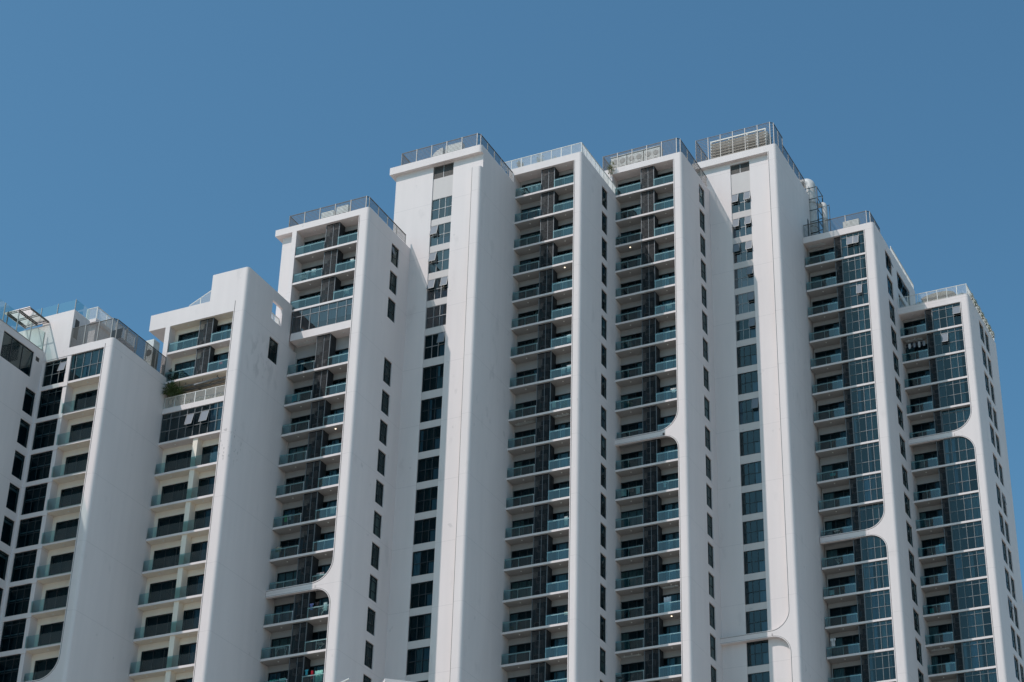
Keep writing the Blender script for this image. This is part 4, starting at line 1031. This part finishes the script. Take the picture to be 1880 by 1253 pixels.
cloth('towel', 'bright white towel over the second right balcony of the third tower', -87.0, C_ + .3, 102.35, .4, .35, (.7, .7, .66))
cloth('shirt', 'white jacket on the third right balcony of the third tower', -87.3, C_ + .3, 99.0, .6, .5, (.66, .64, .62), shirt=True)
potplant('brown leaved pot plant on the second right balcony of the third tower', -87.5, C_ + .5, 101.23, .26)
# fifth tower
rack('grey folded rack on the top left balcony of the fifth tower', -76.9, E_ + .4, 116.36, .7)
cloth('towel', 'white towel on the top left balcony of the fifth tower', -75.9, E_ + .35, 117.0, .25, .55, (.6, .62, .62))
cloth('towel', 'pale grey towel beside the louvre on the top left balcony of the fifth tower', -75.3, E_ + .35, 117.0, .3, .6, (.5, .52, .54))
cloth('sheet', 'white sheet at the right end of a middle balcony of the fifth tower', -71.45, E_ + .3, 98.45, .45, .8, (.68, .68, .66))
cloth('sheet', 'white sheet on the right balcony one floor lower on the fifth tower', -71.4, E_ + .3, 95.1, .45, .75, (.62, .64, .64))
cloth('towel', 'grey towel beside the lower white sheet on the fifth tower', -72.0, E_ + .32, 95.0, .4, .7, (.4, .44, .46))
cloth('towel', 'beige towel beside the louvre, over the green pot plant floor of the fifth tower', -72.95, E_ + .35, 91.55, .4, .7, (.5, .47, .38))
potplant('bright green pot plant on a right balcony of the fifth tower', -71.85, E_ + .4, 90.76, .34)
cloth('towel', 'white knotted cloth low down on a right balcony of the fifth tower', -71.5, E_ + .3, 79.1, .35, .9, (.6, .62, .6))
potplant('small brown pot plant in the left balcony corner low on the fifth tower', -76.8, E_ + .4, 69.03, .18)
cloth('towel', 'cream towel over a right balcony rail low on the fifth tower', -71.35, E_ + .3, 70.0, .4, .3, (.6, .54, .42))
# sixth tower
cloth('dress', 'coral pink dress on a right balcony near the top of the sixth tower', -65.8, F_ + .3, 117.3, .25, .65, (.6, .12, .1), shirt=True)
cloth('shirt', 'red shirt on a right balcony in the upper part of the sixth tower', -65.1, F_ + .3, 105.0, .5, .5, (.5, .05, .05), shirt=True)
cloth('towel', 'white towel right of the red shirt on the sixth tower', -64.4, F_ + .3, 105.0, .5, .45, (.62, .62, .6))
cloth('shirt', 'white washing at the right end, two floors above the band of the sixth tower', -64.1, F_ + .3, 95.4, .6, .45, (.68, .68, .66), shirt=True)
cloth('sheet', 'left white cloth of the three on the left balcony under the sixth tower band', -69.38, F_ + .3, 85.35, .6, .75, (.62, .68, .68))
cloth('towel', 'brown middle cloth of the three on the left balcony under the sixth tower band', -68.56, F_ + .3, 85.5, .55, .5, (.22, .10, .09))
cloth('sheet', 'right white cloth of the three on the left balcony under the sixth tower band', -67.9, F_ + .3, 85.35, .42, .8, (.58, .66, .68))
cloth('shirt', 'small white shirt on the right balcony beside the three cloths', -65.13, F_ + .3, 85.35, .35, .5, (.62, .64, .64), shirt=True)
potplant('pot plant on a left balcony three floors above the band of the sixth tower', -68.75, F_ + .5, 94.34, .3)
bush('potted_plant', 'large dark leafy pot plant in the left corner near the top of the sixth tower', -70.0, F_ + .55, 113.53, .4, .3, .6, 'drydark', 200, .1, pot=True)
cloth('curtain', 'long white curtain blowing out on a right balcony low on the sixth tower', -65.1, F_ + .5, 73.2, .7, 1.5, (.5, .54, .58), cat='curtain')
table('dark folding table in the left corner of the lowest balconies on the sixth tower', -69.9, F_ + .5, 66.06, (.03, .03, .04))
# eighth and ninth towers
cloth('shirt', 'pale coat on a hanger at the left balcony low on the eighth tower', -54.1, H__ + .15, 73.3, .55, .85, (.55, .55, .54), shirt=True)
cloth('towel', 'pale blue towel on a left balcony of the eighth tower below the band', -54.0, H__ + .3, 78.5, .5, .5, (.45, .62, .66))
cloth('towel', 'turquoise towel on a left balcony in the middle of the eighth tower', -53.2, H__ + .3, 91.1, .6, .3, (.03, .45, .45))
table('small round white table just under the eighth tower band', -53.15, H__ + .4, 81.13)
table('small white table just above the eighth tower band', -53.15, H__ + .6, 84.24)
bush('potted_plant', 'green pot plant at the left of the top balcony of the eighth tower', -54.3, H__ + .45, 116.02, .35, .25, .4, 'leaf', 160, .09)
for k in range(8):
    cloth('shirt', ['first', 'second', 'third', 'fourth', 'fifth', 'sixth', 'seventh', 'eighth'][k] + ' garment from the left on the ceiling rail near the top of the end tower', -46.55 + .26 * k, I_ + .55, 108.35, .24, .5 + .1 * (k % 3), [(.02, .02, .03), (.55, .55, .55), (.03, .04, .06), (.3, .32, .35)][k % 4], shirt=k % 2 == 0)
cloth('towel', 'turquoise towel on a left balcony in the lower half of the end tower', -44.75, I_ + .3, 84.7, .35, .8, (.03, .42, .48))
cloth('towel', 'white towel low on the end tower', -45.1, I_ + .3, 72.1, .4, .75, (.55, .58, .6))
cloth('towel', 'teal towel at the bottom left of the end tower', -46.2, I_ + .3, 78.2, .45, .5, (.03, .35, .35))
cloth('shirt', 'pink shirt on the lower right balcony above the planted terrace', -95.2, B_ + .35, 89.15, .5, .4, (.6, .15, .18), shirt=True)
bush('potted_plant', 'dense dark pot plants in the left balcony above the planted terrace', -99.8, B_ + .4, 88.26, .8, .25, .45, 'leaf', 320, .1)
bush('potted_plant', 'tall dark pot plant in the far left corner above the planted terrace', -100.8, B_ + .5, 88.26, .2, .2, .8, 'drydark', 120, .12)
# ------------------------------------------------------------ low building whose roof corner shows at the bottom edge
def low():
    t = thing('low_building', (-35, 60, GZ), 'pale roof corner of a low building at the bottom edge', 'building')
    P0 = Vector((-35.09, 60.0)); d = Vector((.749, .662)).normalized(); n = Vector((.85, -.53)).normalized(); n = Vector((-d.y, d.x))
    def pl(a, b, c, e): return [tuple(P0 + d * q + n * w) for q, w in ((a, c), (b, c), (b, e), (a, e))]
    # n points towards the viewer's right; the building lies on that side
    part('roof', None, lambda mb: mb.prism(pl(0, 6, 0, 5), 25.9, 26.03), M['white'], t, (0, 0, 0))
    part('soffit', None, lambda mb: mb.prism(pl(.1, 5.9, .1, 4.9), 25.85, 25.897), M['brown'], t, (0, 0, 0))
    part('wall', None, lambda mb: mb.prism(pl(.5, 5.5, .5, 4.5), GZ, 25.85), M['soffit'], t, (0, 0, 0))
    part('railing', None, lambda mb: mb.tube((-36.1, 58.44, 25.4), (-35.6, 58.38, 25.52), .03, 6), M['whitemetal'], t, (0, 0, 0))
    part('window', None, lambda mb: mb.prism(pl(1.2, 4, 4.5, 4.52), 22.5, 24.5), M['dark'], t, (0, 0, 0))
low()
